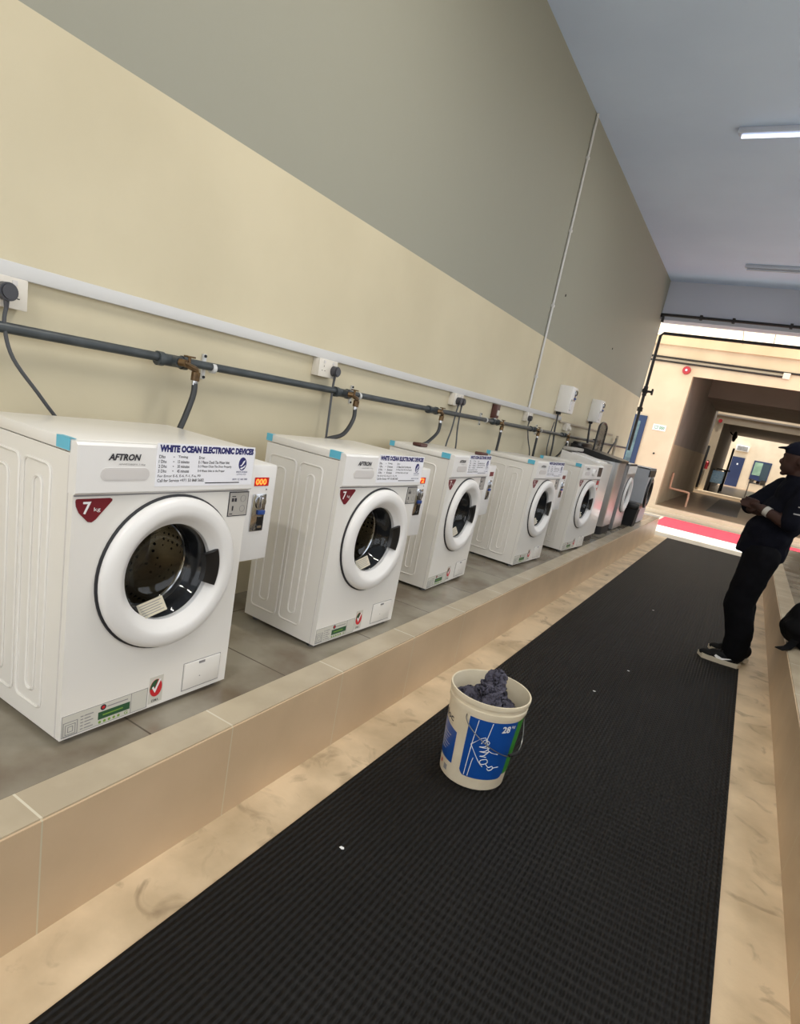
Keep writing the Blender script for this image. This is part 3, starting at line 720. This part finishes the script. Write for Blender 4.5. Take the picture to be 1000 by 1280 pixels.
def socket(y, wd, label, z0=1.472, plugs=(), rz=0):
    r = empty('wall_socket', (0, y, z0), label, 'socket', 'socket outlets under the trunking')
    b = B(); b.box(0, .040, 0, wd, 0, .087, 'sock', r=.003); b.build('back_box', r)
    b = B(); b.box(.040, .049, -.002, wd+.002, -.001, .088, 'sock', r=.003)
    k = 2 if wd > .12 else 1
    for i in range(k):
        cy = wd/k*(i+.5)
        for dy, dz, sy, sz in ((0, .018, .003, .008), (-.011, -.004, .008, .003), (.011, -.004, .008, .003)):
            b.box(.049, .0495, cy+dy-sy/2, cy+dy+sy/2, .034+dz-sz/2, .034+dz+sz/2, 'blackm')
        b.box(.049, .052, cy-.007, cy+.007, .066, .080, 'plast2')
    b.build('face_plate', r); return r
def plug(y, z, pts, label, mt='plug', cmt='cable', r=.006):
    p = empty('plug', (.05, y, z), label, 'plug', 'plugs and flexes on the wall')
    b = B(); 
    P = [(.026*math.cos(t*PI/12), .004+.026*math.sin(t*PI/12)) for t in range(24)]
    b.prism(P, 0, .028, mt); b.prism([(a*.8, c*.8+.001) for a, c in P], .028, .034, mt); b.cyl((.014, 0, -.02), (.014, 0, -.045), .008, mt, r1=.006, n=10)
    b.build('plug_body', p)
    c = B(); c.tube([(.014, 0, -.04)]+[(x-.05, yy-y, zz-z) for x, yy, zz in pts], r, cmt, n=8); c.build('flex', p)
s1 = socket(.925, .146, 'double socket at the far left edge above the nearest machine', 1.472)
plug(1.005, 1.512, [(.066, 1.0, 1.42), (.08, 1.02, 1.33), (.10, 1.10, 1.22), (.10, 1.19, 1.10), (.10, 1.25, .9)], 'dark plug with a long grey flex at the left edge of the wall')
socket(2.495, .146, 'double socket above the second washing machine', 1.472)
plug(2.612, 1.505, [(.064, 2.61, 1.42), (.075, 2.60, 1.3), (.09, 2.585, 1.18), (.10, 2.58, 1.0)], 'dark plug with a straight flex above the second machine')
socket(4.09, .146, 'double socket with two plugs above the third machine', 1.472)
plug(4.14, 1.505, [(.064, 4.13, 1.42), (.075, 4.09, 1.3), (.09, 4.02, 1.18), (.10, 4.0, 1.0)], 'left plug of the pair above the third machine')
plug(4.20, 1.505, [(.064, 4.20, 1.42), (.075, 4.19, 1.3), (.09, 4.19, 1.18), (.10, 4.19, 1.0)], 'right plug of the pair above the third machine')
b = empty('isolator', (0, 4.97, 1.46), 'brown and white isolator hanging below the trunking', 'switch')
B().box(0, .05, -.035, .035, -.02, .095, 'brown', r=.004).build('back_plate', b); B().box(.05, .058, -.02, .02, .005, .05, 'sock', r=.003).build('rocker', b); B().cyl((.03, 0, -.02), (.03, 0, -.055), .012, 'chrome').build('gland', b)
socket(5.74, .146, 'socket at the foot of the vertical conduit', 1.472)
plug(5.78, 1.50, [(.064, 5.78, 1.42), (.09, 5.80, 1.30), (.10, 5.90, 1.18), (.10, 5.95, 1.0)], 'plug in the socket at the foot of the conduit')
socket(7.16, .146, 'pale socket under the first wall box', 1.462)
plug(7.24, 1.49, [(.064, 7.24, 1.42), (.09, 7.26, 1.30), (.10, 7.30, 1.18), (.10, 7.32, 1.0)], 'white plug and flex under the first wall box', 'sock', 'wcable', .007)
# vertical conduit
cv = empty('wall_conduit', (0, 5.82, 1.60), 'white conduit rising up the wall to the ceiling', 'conduit')
b = B(); b.cyl((.013, 0, 0), (.013, 0, 2.55), .011, 'trunk', n=12); b.build('pipe', cv)
b = B(); b.box(0, .012, .016, .022, 0, 2.55, 'blackm'); b.build('shadow_gap' if False else 'conduit_shadow', cv)  # black strip standing in for the shadow beside the conduit
for z in (.3, .95, 1.6, 2.2): B().box(0, .027, -.016, .016, z-.01, z+.01, 'trunk').build('saddle', cv)
for y, z, lb in ((6.15, 2.72, 'dark screw hole in the grey upper wall right of the conduit'), (8.55, 2.62, 'small dark hole in the grey upper wall further along')):
    tag(B().cyl((0, y, z), (.004, y, z), .012, 'blackm', n=10).build('wall_plug'), lb, 'hole')
# wall coin boxes
def wall_box(y, label, x1=.15, w=.21):
    r = empty('wall_coin_box', (0, y, 1.645), label, 'coin box', 'white coin boxes fixed high on the wall')
    B().box(.0, x1, 0, w, 0, .285, 'plast', r=.008).build('casing', r)
    b = B(); b.box(x1, x1+.006, .09, .16, .14, .26, 'chrome', r=.002); b.cyl((x1+.006, .125, .225), (x1+.02, .125, .225), .026, 'chrome', n=18); b.box(x1+.006, x1+.018, .11, .15, .155, .175, 'bluep'); b.build('coin_acceptor', r)
    b = B(); b.box(x1, x1+.002, .02, .075, .03, .15, 'greylab'); b.box(x1+.002, x1+.003, .028, .066, .04, .13, 'sticker'); b.build('notice', r)
    b = B(); b.box(.02, .07, .01, .05, -.03, 0, 'blackm', r=.004); b.build('gland', r)
    return r
wall_box(6.69, 'first white coin box on the wall, larger in view'); wall_box(8.2, 'second white coin box on the wall, above the steel washer', .13)
def flex(name, pts, r, label, mt='hose'): tag(B().tube(pts, r, mt, n=8).build(name), label, 'cable', 'cables hanging from the wall boxes')
flex('black_cable', [(.045, 6.72, 1.615), (.05, 6.72, 1.45), (.08, 6.68, 1.30), (.10, 6.62, 1.15), (.10, 6.6, .95)], .010, 'thick black cable dropping from the first wall box')
flex('black_cable', [(.045, 6.66, 1.53), (.05, 6.60, 1.40), (.08, 6.50, 1.25), (.10, 6.48, 1.15), (.10, 6.46, .95)], .006, 'thinner grey cable just left of the thick one', 'cable')
flex('black_cable', [(.045, 8.23, 1.615), (.06, 8.22, 1.5), (.10, 8.12, 1.36), (.12, 7.95, 1.25), (.12, 7.9, 1.1)], .014, 'thick black cable dropping from the second wall box')
# far loop of hoses near corner
b = B(); b.tube([(.08, 9.6, 1.25), (.09, 9.75, 1.38), (.08, 9.95, 1.46), (.05, 10.1, 1.50), (.04, 10.15, 1.42)], .012, 'hose'); b.tube([(.06, 10.1, 1.2), (.06, 10.1, 1.55)], .02, 'trunk2')
tag(b.build('looped_hose'), 'looped hose and short riser in the far wall corner', 'hose')

# ------------------------------------------------------------------ ceiling battens
for k, y in enumerate((10.1, 6.2, 2.3, -1.6)):
    lb = ['tube light on the ceiling nearest the end beam', 'tube light second from the end beam', 'tube light on the ceiling over the nearest washer', 'tube light behind the camera'][k]
    r = empty('tube_light', (1.75, y, 4.155), lb, 'light', 'tube lights across the ceiling')
    B().box(-.62, .62, -.035, .035, -.045, 0, 'lamp_body', r=.006).build('batten', r)
    b = B(); b.cyl((-.59, 0, -.062), (.59, 0, -.062), .014, 'lamp', n=12) if k else b.cyl((-.59, 0, -.062), (.59, 0, -.062), .014, 'lamp_body', n=12); b.build('tube', r)
    if k == 0: continue
    l = bpy.data.lights.new('tube_glow', 'AREA'); l.shape = 'RECTANGLE'; l.size = 1.2; l.size_y = .08; l.energy = [0, 14, 46, 60][k]; l.color = [(.95, .97, 1), (1, .98, .94), (1, .94, .84), (1, .94, .84)][k]
    lo = bpy.data.objects.new('tube_glow', l); COL.objects.link(lo); lo.location = (1.75, y, 4.07)

# ------------------------------------------------------------------ bucket
BC = (1.405, 2.18, .014); BH = .385; RB = .133; RT = .162
bk = empty('paint_bucket', BC, 'cream plastic paint bucket with blue label standing on the black mat', 'bucket')
rr = lambda z: RB+(RT-.006-RB)*z/BH
b = B(); b.lathe([(0, .0), (RB-.006, 0), (RB, .006), (rr(.325), .325), (rr(.328)+.005, .328), (rr(.345)+.005, .345), (rr(.348), .348), (rr(.365), .365), (rr(.368)+.006, .366), (RT+.001, .378), (RT, BH), (RT-.006, BH), (RT-.008, .376), (RB-.006, .012), (0, .012)], (0, 0, 0), 'z', 'bucket', 96)
b.build('pail', bk)
def cp(ang, z, off=.0): 
    r = rr(z)+off; return (r*math.cos(R_(ang)), r*math.sin(R_(ang)), z)
def patch(b, a0, a1, z0, z1, mt, off=.0008, r0=0, n=40, skew=0):
    vs = []; fs = []
    for i in range(n+1):
        a = a0+(a1-a0)*i/n; d = min(i, n-i)/n*(a1-a0); zb = z0; 
        e = r0*max(0, 1-d/8)**2
        vs += [cp(a, z0+e, off), cp(a, z1-skew*(1-i/n), off)]
    for i in range(n): fs.append((2*i, 2*i+2, 2*i+3, 2*i+1))
    b.add(vs, fs, mt, True)
b = B(); patch(b, -93, -14, .055, .315, 'bblue', r0=.02)
for pts in ([(-84, .06), (-82, .20), (-79, .31)], [(-78, .06), (-76, .13)], [(-76, .13), (-75, .145)], [(-62, .22), (-58, .31)],
            [(-83, .20), (-64, .245), (-55, .19), (-38, .175)], [(-83, .20), (-66, .135), (-58, .115)],
            [(-68, .215), (-64, .235), (-56, .225), (-62, .205), (-70, .20), (-60, .20), (-54, .205), (-60, .185), (-68, .18), (-58, .18), (-54, .185), (-60, .165), (-66, .16), (-56, .16)],
            [(-62, .145), (-54, .15), (-52, .135), (-60, .125), (-64, .135), (-62, .145)], [(-54, .13), (-48, .115), (-42, .12), (-40, .108), (-46, .10), (-50, .11)], [(-40, .112), (-30, .115)]):
    b.tube([cp(a, z, .0012) for a, z in pts], .0016, 'white', n=6, smooth=3)
b.text('28', -42, -28, .272, .302, .0016, 'white', .03, warp=lambda y, z, x: cp(y, z, x)); b.text('kg', -26, -19, .288, .303, .0016, 'white', .01, warp=lambda y, z, x: cp(y, z, x))
b.build('front_label', bk)
b = B(); patch(b, -14, 24, .07, .315, 'bgreen', n=14); b.build('green_label', bk)
b = B(); patch(b, -165, -110, .075, .215, 'bblue', r0=.0, skew=-.03)
for k in range(6): b.tube([cp(a, .185-k*.014, .0012) for a in range(-150, -118-(k % 3)*4, 4)], .0007, 'bucket', n=4, smooth=0)
b.build('side_label', bk)
b = B(); b.text('iloc', -150, -122, .245, .275, .001, 'ink', .02, warp=lambda y, z, x: cp(y, z, x)); b.tube([cp(a, .236, .001) for a in range(-148, -120, 4)], .0008, 'greyink', n=4, smooth=0); patch(b, -140, -136, .04, .058, 'redp', n=2); patch(b, -128, -119, .028, .052, 'greyink', n=4); b.build('maker_print', bk)
b = B(); b.tube([cp(-98, .318, .006), cp(-96, .30, .012), cp(-85, .272, .02), cp(-60, .225, .028), cp(-30, .185, .032), cp(-5, .19, .028), cp(15, .22, .02), cp(24, .27, .010), cp(26, .30, .006)], .0022, 'steelwire', n=6)
b.tube([cp(a, .188, .032) for a in range(-28, -4, 4)], .006, 'blackm', n=8, smooth=0)
b.build('wire_handle', bk)
# remesh helper for soft shapes
def ell(b, c, r, mt, rot=None, n=20):
    vs = []; fs = []; m_ = n//2
    Rm = rot or Matrix.Identity(3)
    for i in range(m_+1):
        ph = PI*i/m_
        for j in range(n):
            t = 2*PI*j/n; v = Rm @ Vector((r[0]*math.sin(ph)*math.cos(t), r[1]*math.sin(ph)*math.sin(t), r[2]*math.cos(ph)))
            vs.append(Vector(c)+v)
    for i in range(m_):
        for j in range(n): fs.append((i*n+j, i*n+(j+1) % n, (i+1)*n+(j+1) % n, (i+1)*n+j))
    return b.add(vs, fs, mt, True)
def limb(b, pts, mt, sc_=(1, 1), n=16):
    """pts: (pos, radius); tapered capsules"""
    for (p, r), (q, s_) in zip(pts, pts[1:]):
        p = Vector(p); q = Vector(q); k = 5
        for i in range(k+1): pass
        b.cyl(p, q, r, mt, r1=s_, n=n)
    for p, r in pts: ell(b, p, (r, r, r), mt, n=n)
    return b
def soft(b, name, parent, vox=.008, it=6, loc=None, disp=0, dsz=.08):
    o = b.build(name, parent, loc, auto=False)
    md = o.modifiers.new('r', 'REMESH'); md.mode = 'VOXEL'; md.voxel_size = vox; md.use_smooth_shade = True
    if it: s_ = o.modifiers.new('s', 'SMOOTH'); s_.iterations = it; s_.factor = .5
    # bake the modifiers into the mesh
    dg = bpy.context.evaluated_depsgraph_get(); dg.update()
    me = bpy.data.meshes.new_from_object(o.evaluated_get(dg))
    o.modifiers.clear(); mats = [m for m in o.data.materials]; o.data = me
    if not me.materials:
        for m in mats: me.materials.append(m)
    if disp:
        for v in me.vertices:
            q = v.co/dsz; v.co += v.normal*disp*(noise.noise(q)+.5*noise.noise(q*2.1))
    for p in me.polygons: p.use_smooth = True
    return o
# crumpled grey cloth in the bucket
b = B()
ell(b, (0, 0, .290), (.130, .130, .050), 'cloth', n=28)
for c, r_, a in (((-.045, -.02, .325), (.085, .06, .028), 20), ((.03, -.03, .330), (.085, .06, .030), -15), ((.008, .0, .365), (.060, .055, .050), 0), ((.010, .012, .40), (.042, .034, .048), 15),
                 ((.014, .016, .430), (.034, .024, .026), 10)):
    ell(b, c, r_, 'cloth', rot=Matrix.Rotation(R_(a), 3, 'Z') @ Matrix.Rotation(R_(a*.4), 3, 'X'), n=20)
o = soft(b, 'crumpled_cloth', None, .0032, 8, (BC[0]-.006, BC[1], BC[2]))
for v in o.data.vertices:
    c = v.co; w1 = Vector((noise.noise(c*11), noise.noise(c*11+Vector((7, 1, 3))), noise.noise(c*11+Vector((2, 9, 4)))))
    q = Vector((c.x*20+c.z*9, c.y*12-c.x*5, c.z*9))+w1*1.3
    r1 = 1-abs(noise.noise(q))*3.4; r2 = 1-abs(noise.noise(q*2.0+Vector((5, 2, 1))))*3
    v.co += v.normal*(.013*max(r1, -.9)+.004*max(r2, -.8)-.004)
    if v.co.z < .32:
        h = math.hypot(v.co.x, v.co.y); m_ = rr(max(v.co.z, .05))-.012
        if h > m_: v.co.x *= m_/h; v.co.y *= m_/h
tag(o, 'crumpled grey cloth stuffed into the top of the paint bucket', 'cloth')

# ------------------------------------------------------------------ person
pr = empty('person', (2.30, 5.10, .0), 'person in dark shirt, trousers and cap standing with folded arms at right', 'person')
OX = (-2.30, -5.10, 0)
b = B()
hd = Vector((2.285, 5.09, 1.565))
ell(b, hd, (.092, .074, .105), 'skin'); ell(b, hd+Vector((-.030, 0, -.055)), (.062, .058, .070), 'skin')
ell(b, hd+Vector((-.092, 0, -.035)), (.020, .013, .020), 'skin', n=12); ell(b, hd+Vector((-.080, 0, -.018)), (.016, .011, .028), 'skin', n=12)
ell(b, hd+Vector((-.078, 0, -.078)), (.018, .024, .008), 'skin', n=12); ell(b, hd+Vector((-.076, 0, -.090)), (.016, .022, .008), 'skin', n=12)
ell(b, hd+Vector((-.062, 0, -.116)), (.022, .024, .016), 'skin', n=12)
ell(b, hd+Vector((-.080, 0, .012)), (.018, .045, .012), 'skin', n=12)
for s_ in (-1, 1): ell(b, hd+Vector((.012, s_*.076, -.02)), (.018, .010, .030), 'skin', n=12)
limb(b, [((2.31, 5.10, 1.50), .056), ((2.33, 5.11, 1.40), .062)], 'skin')
# torso inside the shirt
ell(b, (2.33, 5.11, 1.28), (.11, .17, .16), 'skin'); ell(b, (2.29, 5.11, 1.02), (.12, .15, .20), 'skin'); ell(b, (2.28, 5.11, .88), (.11, .15, .12), 'skin')
RS, RE, RWr = (2.26, 5.26, 1.345), (2.085, 5.17, 1.165), (2.235, 4.99, 1.150)
LS, LE, LWr = (2.395, 4.955, 1.34), (2.350, 4.86, 1.115), (2.165, 4.955, 1.185)
limb(b, [(RS, .052), (RE, .044), (RWr, .029)], 'skin'); limb(b, [(LS, .052), (LE, .044), (LWr, .029)], 'skin')
# legs inside the trousers
limb(b, [((2.27, 5.02, .86), .085), ((2.235, 5.0, .49), .055), ((2.30, 4.98, .10), .038)], 'skin'); limb(b, [((2.26, 5.20, .86), .085), ((2.24, 5.19, .49), .055), ((2.32, 5.20, .10), .038)], 'skin')
def hand(b, w, d, side, curl):
    w = Vector(w); d = Vector(d).normalized(); s_ = Vector(side).normalized(); nrm = d.cross(s_)
    for k in range(3): ell(b, w+d*(.03+.02*k), (.026, .026, .020), 'skin', n=12)
    for i, L in enumerate((.066, .074, .070, .055)):
        base = w+d*.078+s_*(-.030+.020*i); p1 = base+d*L*.42-nrm*curl*.3*L; p2 = p1+d*L*.25-nrm*curl*.45*L; p3 = p2+d*L*.1-nrm*curl*.4*L
        ell(b, base-d*.012, (.011, .011, .011), 'skin', n=10)
        limb(b, [(base-d*.03, .0105), (base, .010), (p1, .0092), (p2, .0085), (p3, .0075)], 'skin', n=10)
    t0 = w+d*.03-s_*.024; limb(b, [(t0, .012), (t0+d*.028-s_*.022, .0105), (t0+d*.056-s_*.026, .009)], 'skin', n=10)
hand(b, LWr, (-.55, .62, .12), (.1, .0, 1), .8)
hand(b, RWr, (.62, -.60, .02), (.0, .1, 1), .8)
soft(b, 'body', pr, .0065, 3, OX)
# shirt
b = B()
ell(b, (2.345, 5.11, 1.30), (.135, .19, .15), 'shirt'); ell(b, (2.315, 5.11, 1.15), (.155, .185, .18), 'shirt'); ell(b, (2.262, 5.11, 1.0), (.160, .180, .17), 'shirt')
b.cyl((2.252, 5.11, .835), (2.262, 5.11, 1.02), .165, 'shirt', r1=.155, n=28); ell(b, (2.34, 5.11, 1.395), (.09, .13, .045), 'shirt')
b.lathe([(.066, 0), (.078, .0), (.074, .035), (.062, .035), (.066, 0)], (2.325, 5.105, 1.415), 'z', 'shirt', 24)
mid = lambda p, q, t: tuple(Vector(p).lerp(Vector(q), t))
limb(b, [(RS, .078), (mid(RS, RE, .5), .074), (mid(RS, RE, .93), .066)], 'shirt'); limb(b, [(LS, .077), (mid(LS, LE, .5), .076), (mid(LS, LE, .92), .068)], 'shirt')
soft(b, 'shirt', pr, .008, 5, OX, .007, .09)
# trousers
b = B(); ell(b, (2.275, 5.11, .86), (.130, .175, .12), 'trouser')
limb(b, [((2.265, 5.03, .84), .125), ((2.235, 5.0, .62), .108), ((2.228, 4.99, .46), .100), ((2.285, 4.98, .28), .092), ((2.30, 4.98, .12), .086)], 'trouser', n=20)
limb(b, [((2.26, 5.19, .84), .120), ((2.25, 5.2, .62), .105), ((2.245, 5.19, .46), .098), ((2.29, 5.20, .28), .092), ((2.315, 5.20, .13), .084)], 'trouser', n=20)
soft(b, 'trousers', pr, .009, 4, OX, .008, .10)
def shoe(x, y, a):
    T_ = Matrix.Translation((x, y, .014)) @ Matrix.Rotation(a, 4, 'Z')
    root_T = T_
    b = B(); P = []
    prof = [(-.165, .0), (-.13, .034), (-.06, .044), (.0, .044), (.06, .040), (.11, .036), (.13, 0)]
    def outline(s): return [(x_*1.0, w_*s) for x_, w_ in prof]+[(x_, -w_*s) for x_, w_ in prof[::-1][1:-1]]
    o1 = outline(1.06); k = len(o1)
    zt = lambda x_: .030+.012*max(0, -(x_+.06))/.1 if x_ < -.06 else .032
    vs = [(x_, y_, .0+ (.012 if x_ < -.15 else 0)) for x_, y_ in o1]+[(x_*1.01, y_*1.04, zt(x_)) for x_, y_ in o1]
    b.add(vs, [list(range(k)), list(range(k, 2*k))[::-1]]+[(i, (i+1) % k, k+(i+1) % k, k+i) for i in range(k)], 'sole', False, T_)
    so = b
    u = B()
    for c, r in (((-.10, 0, .040), (.062, .042, .030)), ((-.03, 0, .052), (.075, .044, .042)), ((.05, 0, .060), (.075, .043, .055)), ((.085, 0, .080), (.048, .040, .055))):
        ell(u, T_ @ Vector(c), r, 'shoe', rot=T_.to_3x3(), n=18)
    sw = B()
    for s_ in (-1,):
        yy = .047
        sw.prism([(0, 0)]*0 or [(-.035, .034), (.0, .030), (.075, .062), (.0, .046), (-.045, .060), (-.052, .047)], 0, .002, 'white', T=T_ @ Matrix(((0, 1, 0, -.0), (-1, 0, 0, yy*1.0*1), (0, 0, 1, 0), (0, 0, 0, 1))) if 0 else T_ @ Matrix(((0, 1, 0, 0), (1, 0, 0, yy-.002), (0, 0, 1, 0), (0, 0, 0, 1))))
    lc = B()
    for i in range(5):
        xx = -.075+i*.022; lc.tube([T_ @ Vector((xx, -.026, .068+i*.008)), T_ @ Vector((xx+.006, 0, .084+i*.008)), T_ @ Vector((xx+.012, .026, .068+i*.008))], .0028, 'blackm', n=6)
    return so, u, sw, lc
for (x, y, a) in ((2.235, 4.955, .02), (2.29, 5.19, -.15)):
    so, u, sw, lc = shoe(x, y, a)
    s_o = soft(u, 'shoe', pr, .006, 3, OX)
    so.build('sole', s_o); sw.build('side_mark', s_o); lc.build('laces', s_o)
# near shoe shows its outer (camera) side: mark on that side too
T_ = Matrix.Translation((2.235, 4.955, .014))
B().prism([(-.035, .034), (.0, .030), (.075, .062), (.0, .046), (-.045, .060), (-.052, .047)], 0, .002, 'white', T=T_ @ Matrix(((0, 1, 0, 0), (-1, 0, 0, -.043), (0, 0, 1, 0), (0, 0, 0, 1))) ).build('shoe_mark', pr, OX)
# cap, hair
b = B(); ell(b, hd+Vector((.004, 0, .050)), (.101, .083, .070), 'capm'); 
ell(b, hd+Vector((-.085, 0, .060)), (.062, .060, .010), 'capm', rot=Matrix.Rotation(R_(-8), 3, 'Y')); soft(b, 'cap', pr, .006, 2, OX)
b = B(); ell(b, hd+Vector((.030, 0, .008)), (.070, .078, .070), 'hair'); b.build('hair', pr, OX)
w_ = Vector(LWr)+(Vector(LE)-Vector(LWr)).normalized()*.03; w2_ = w_+(Vector(LE)-Vector(LWr)).normalized()*.035
B().cyl(tuple(w_), tuple(w2_), .0345, 'greylab', r1=.0365, n=20).build('wrist_wrap', pr, OX)
b = B()
b.box(2.35, 2.40, 4.812, 4.832, 1.196, 1.204, 'greyink'); b.box(2.365, 2.405, 4.830, 4.850, 1.245, 1.252, 'greyink'); b.build('sleeve_print', pr, OX)

# ------------------------------------------------------------------ backpack on the bench
bg = empty('backpack', (2.76, 4.86, PZ), 'black backpack lying on the right hand platform behind the person', 'backpack')
b = B(); ell(b, (0, 0, .17), (.25, .20, .17), 'bag'); ell(b, (.03, .02, .27), (.20, .15, .14), 'bag'); ell(b, (-.12, -.02, .12), (.15, .16, .12), 'bag'); b.box(-.15, .22, -.17, .17, .0, .12, 'bag', r=.05, seg=3)
soft(b, 'sack', bg, .012, 4, None, .018, .11)
ell(B(), (.02, -.17, .12), (.13, .05, .09), 'bag').build('front_pocket', bg)
st = B(); sp = [(-.14, -.10, .09), (-.17, -.17, .035), (-.20, -.24, .010), (-.25, -.32, .006)]
vs_ = [(x+a, y+b2_, z+h_) for x, y, z in sp for a, b2_, h_ in ((-.022, .014, 0), (.022, -.014, 0), (.022, -.014, .006), (-.022, .014, .006))]
st.add(vs_, [(4*i+k, 4*i+(k+1) % 4, 4*i+4+(k+1) % 4, 4*i+4+k) for i in range(3) for k in range(4)]+[(3, 2, 1, 0), (12, 13, 14, 15)], 'bag'); st.build('strap', bg)
B().tube([(-.02, -.02, .385), (.01, 0, .43), (.07, .02, .43), (.10, .02, .39)], .010, 'bag').build('grab_handle', bg)

# litter on mat
for x, y, lb in ((1.72, 4.05, 'tiny pale scrap on the mat right of the bucket'), (1.62, 5.9, 'tiny pale scrap further along the mat'), (1.62, 3.5, 'tiny bright speck on the mat'), (1.27, 1.45, 'tiny white crumb near the mat edge')):
    b = B(); b.prism([(.008*math.cos(t*1.25)*(1+.4*(t % 2)), .006*math.sin(t*1.25)) for t in range(5)], 0, .002, 'white', T=Matrix(((0, 1, 0, x), (0, 0, 1, y), (1, 0, 0, .0145), (0, 0, 0, 1)))); tag(b.build('litter'), lb, 'litter', 'scraps on the mat')

# ------------------------------------------------------------------ light
w = bpy.data.worlds.new('World'); sc.world = w; w.use_nodes = True
bgd = w.node_tree.nodes['Background']; bgd.inputs[0].default_value = (.86, .90, .95, 1); bgd.inputs[1].default_value = 2.3
s = bpy.data.lights.new('sun', 'SUN'); s.energy = 6; s.angle = R_(1); s.color = (1, .94, .84)
so = bpy.data.objects.new('sun', s); COL.objects.link(so)
so.rotation_euler = Vector((-.12, .14, -1)).to_track_quat('-Z', 'Y').to_euler()

# ------------------------------------------------------------------ camera
cam = bpy.data.cameras.new('camera'); co = bpy.data.objects.new('camera', cam); COL.objects.link(co)
r = Vector((0.8423, 0.5056, 0.187)); u = Vector((-0.2819, 0.1174, 0.9522)); f = Vector((-0.4595, 0.8547, -0.2414))
f.normalize(); r = (r-f*r.dot(f)).normalized(); u = r.cross(f)
mm = Matrix((r, u, -f)).transposed().to_4x4(); mm.translation = Vector((2.05, 0, 1.424))
co.matrix_world = mm
cam.sensor_fit = 'VERTICAL'; cam.sensor_height = 36; cam.lens = 749.54*36/1280
cam.shift_y = (692-640)/1280; cam.clip_start = .05; cam.clip_end = 200
sc.camera = co
sc.view_settings.view_transform = 'Standard'; sc.view_settings.look = 'None'; sc.view_settings.gamma = 1; sc.view_settings.use_curve_mapping = False
sc.view_settings.exposure = .03
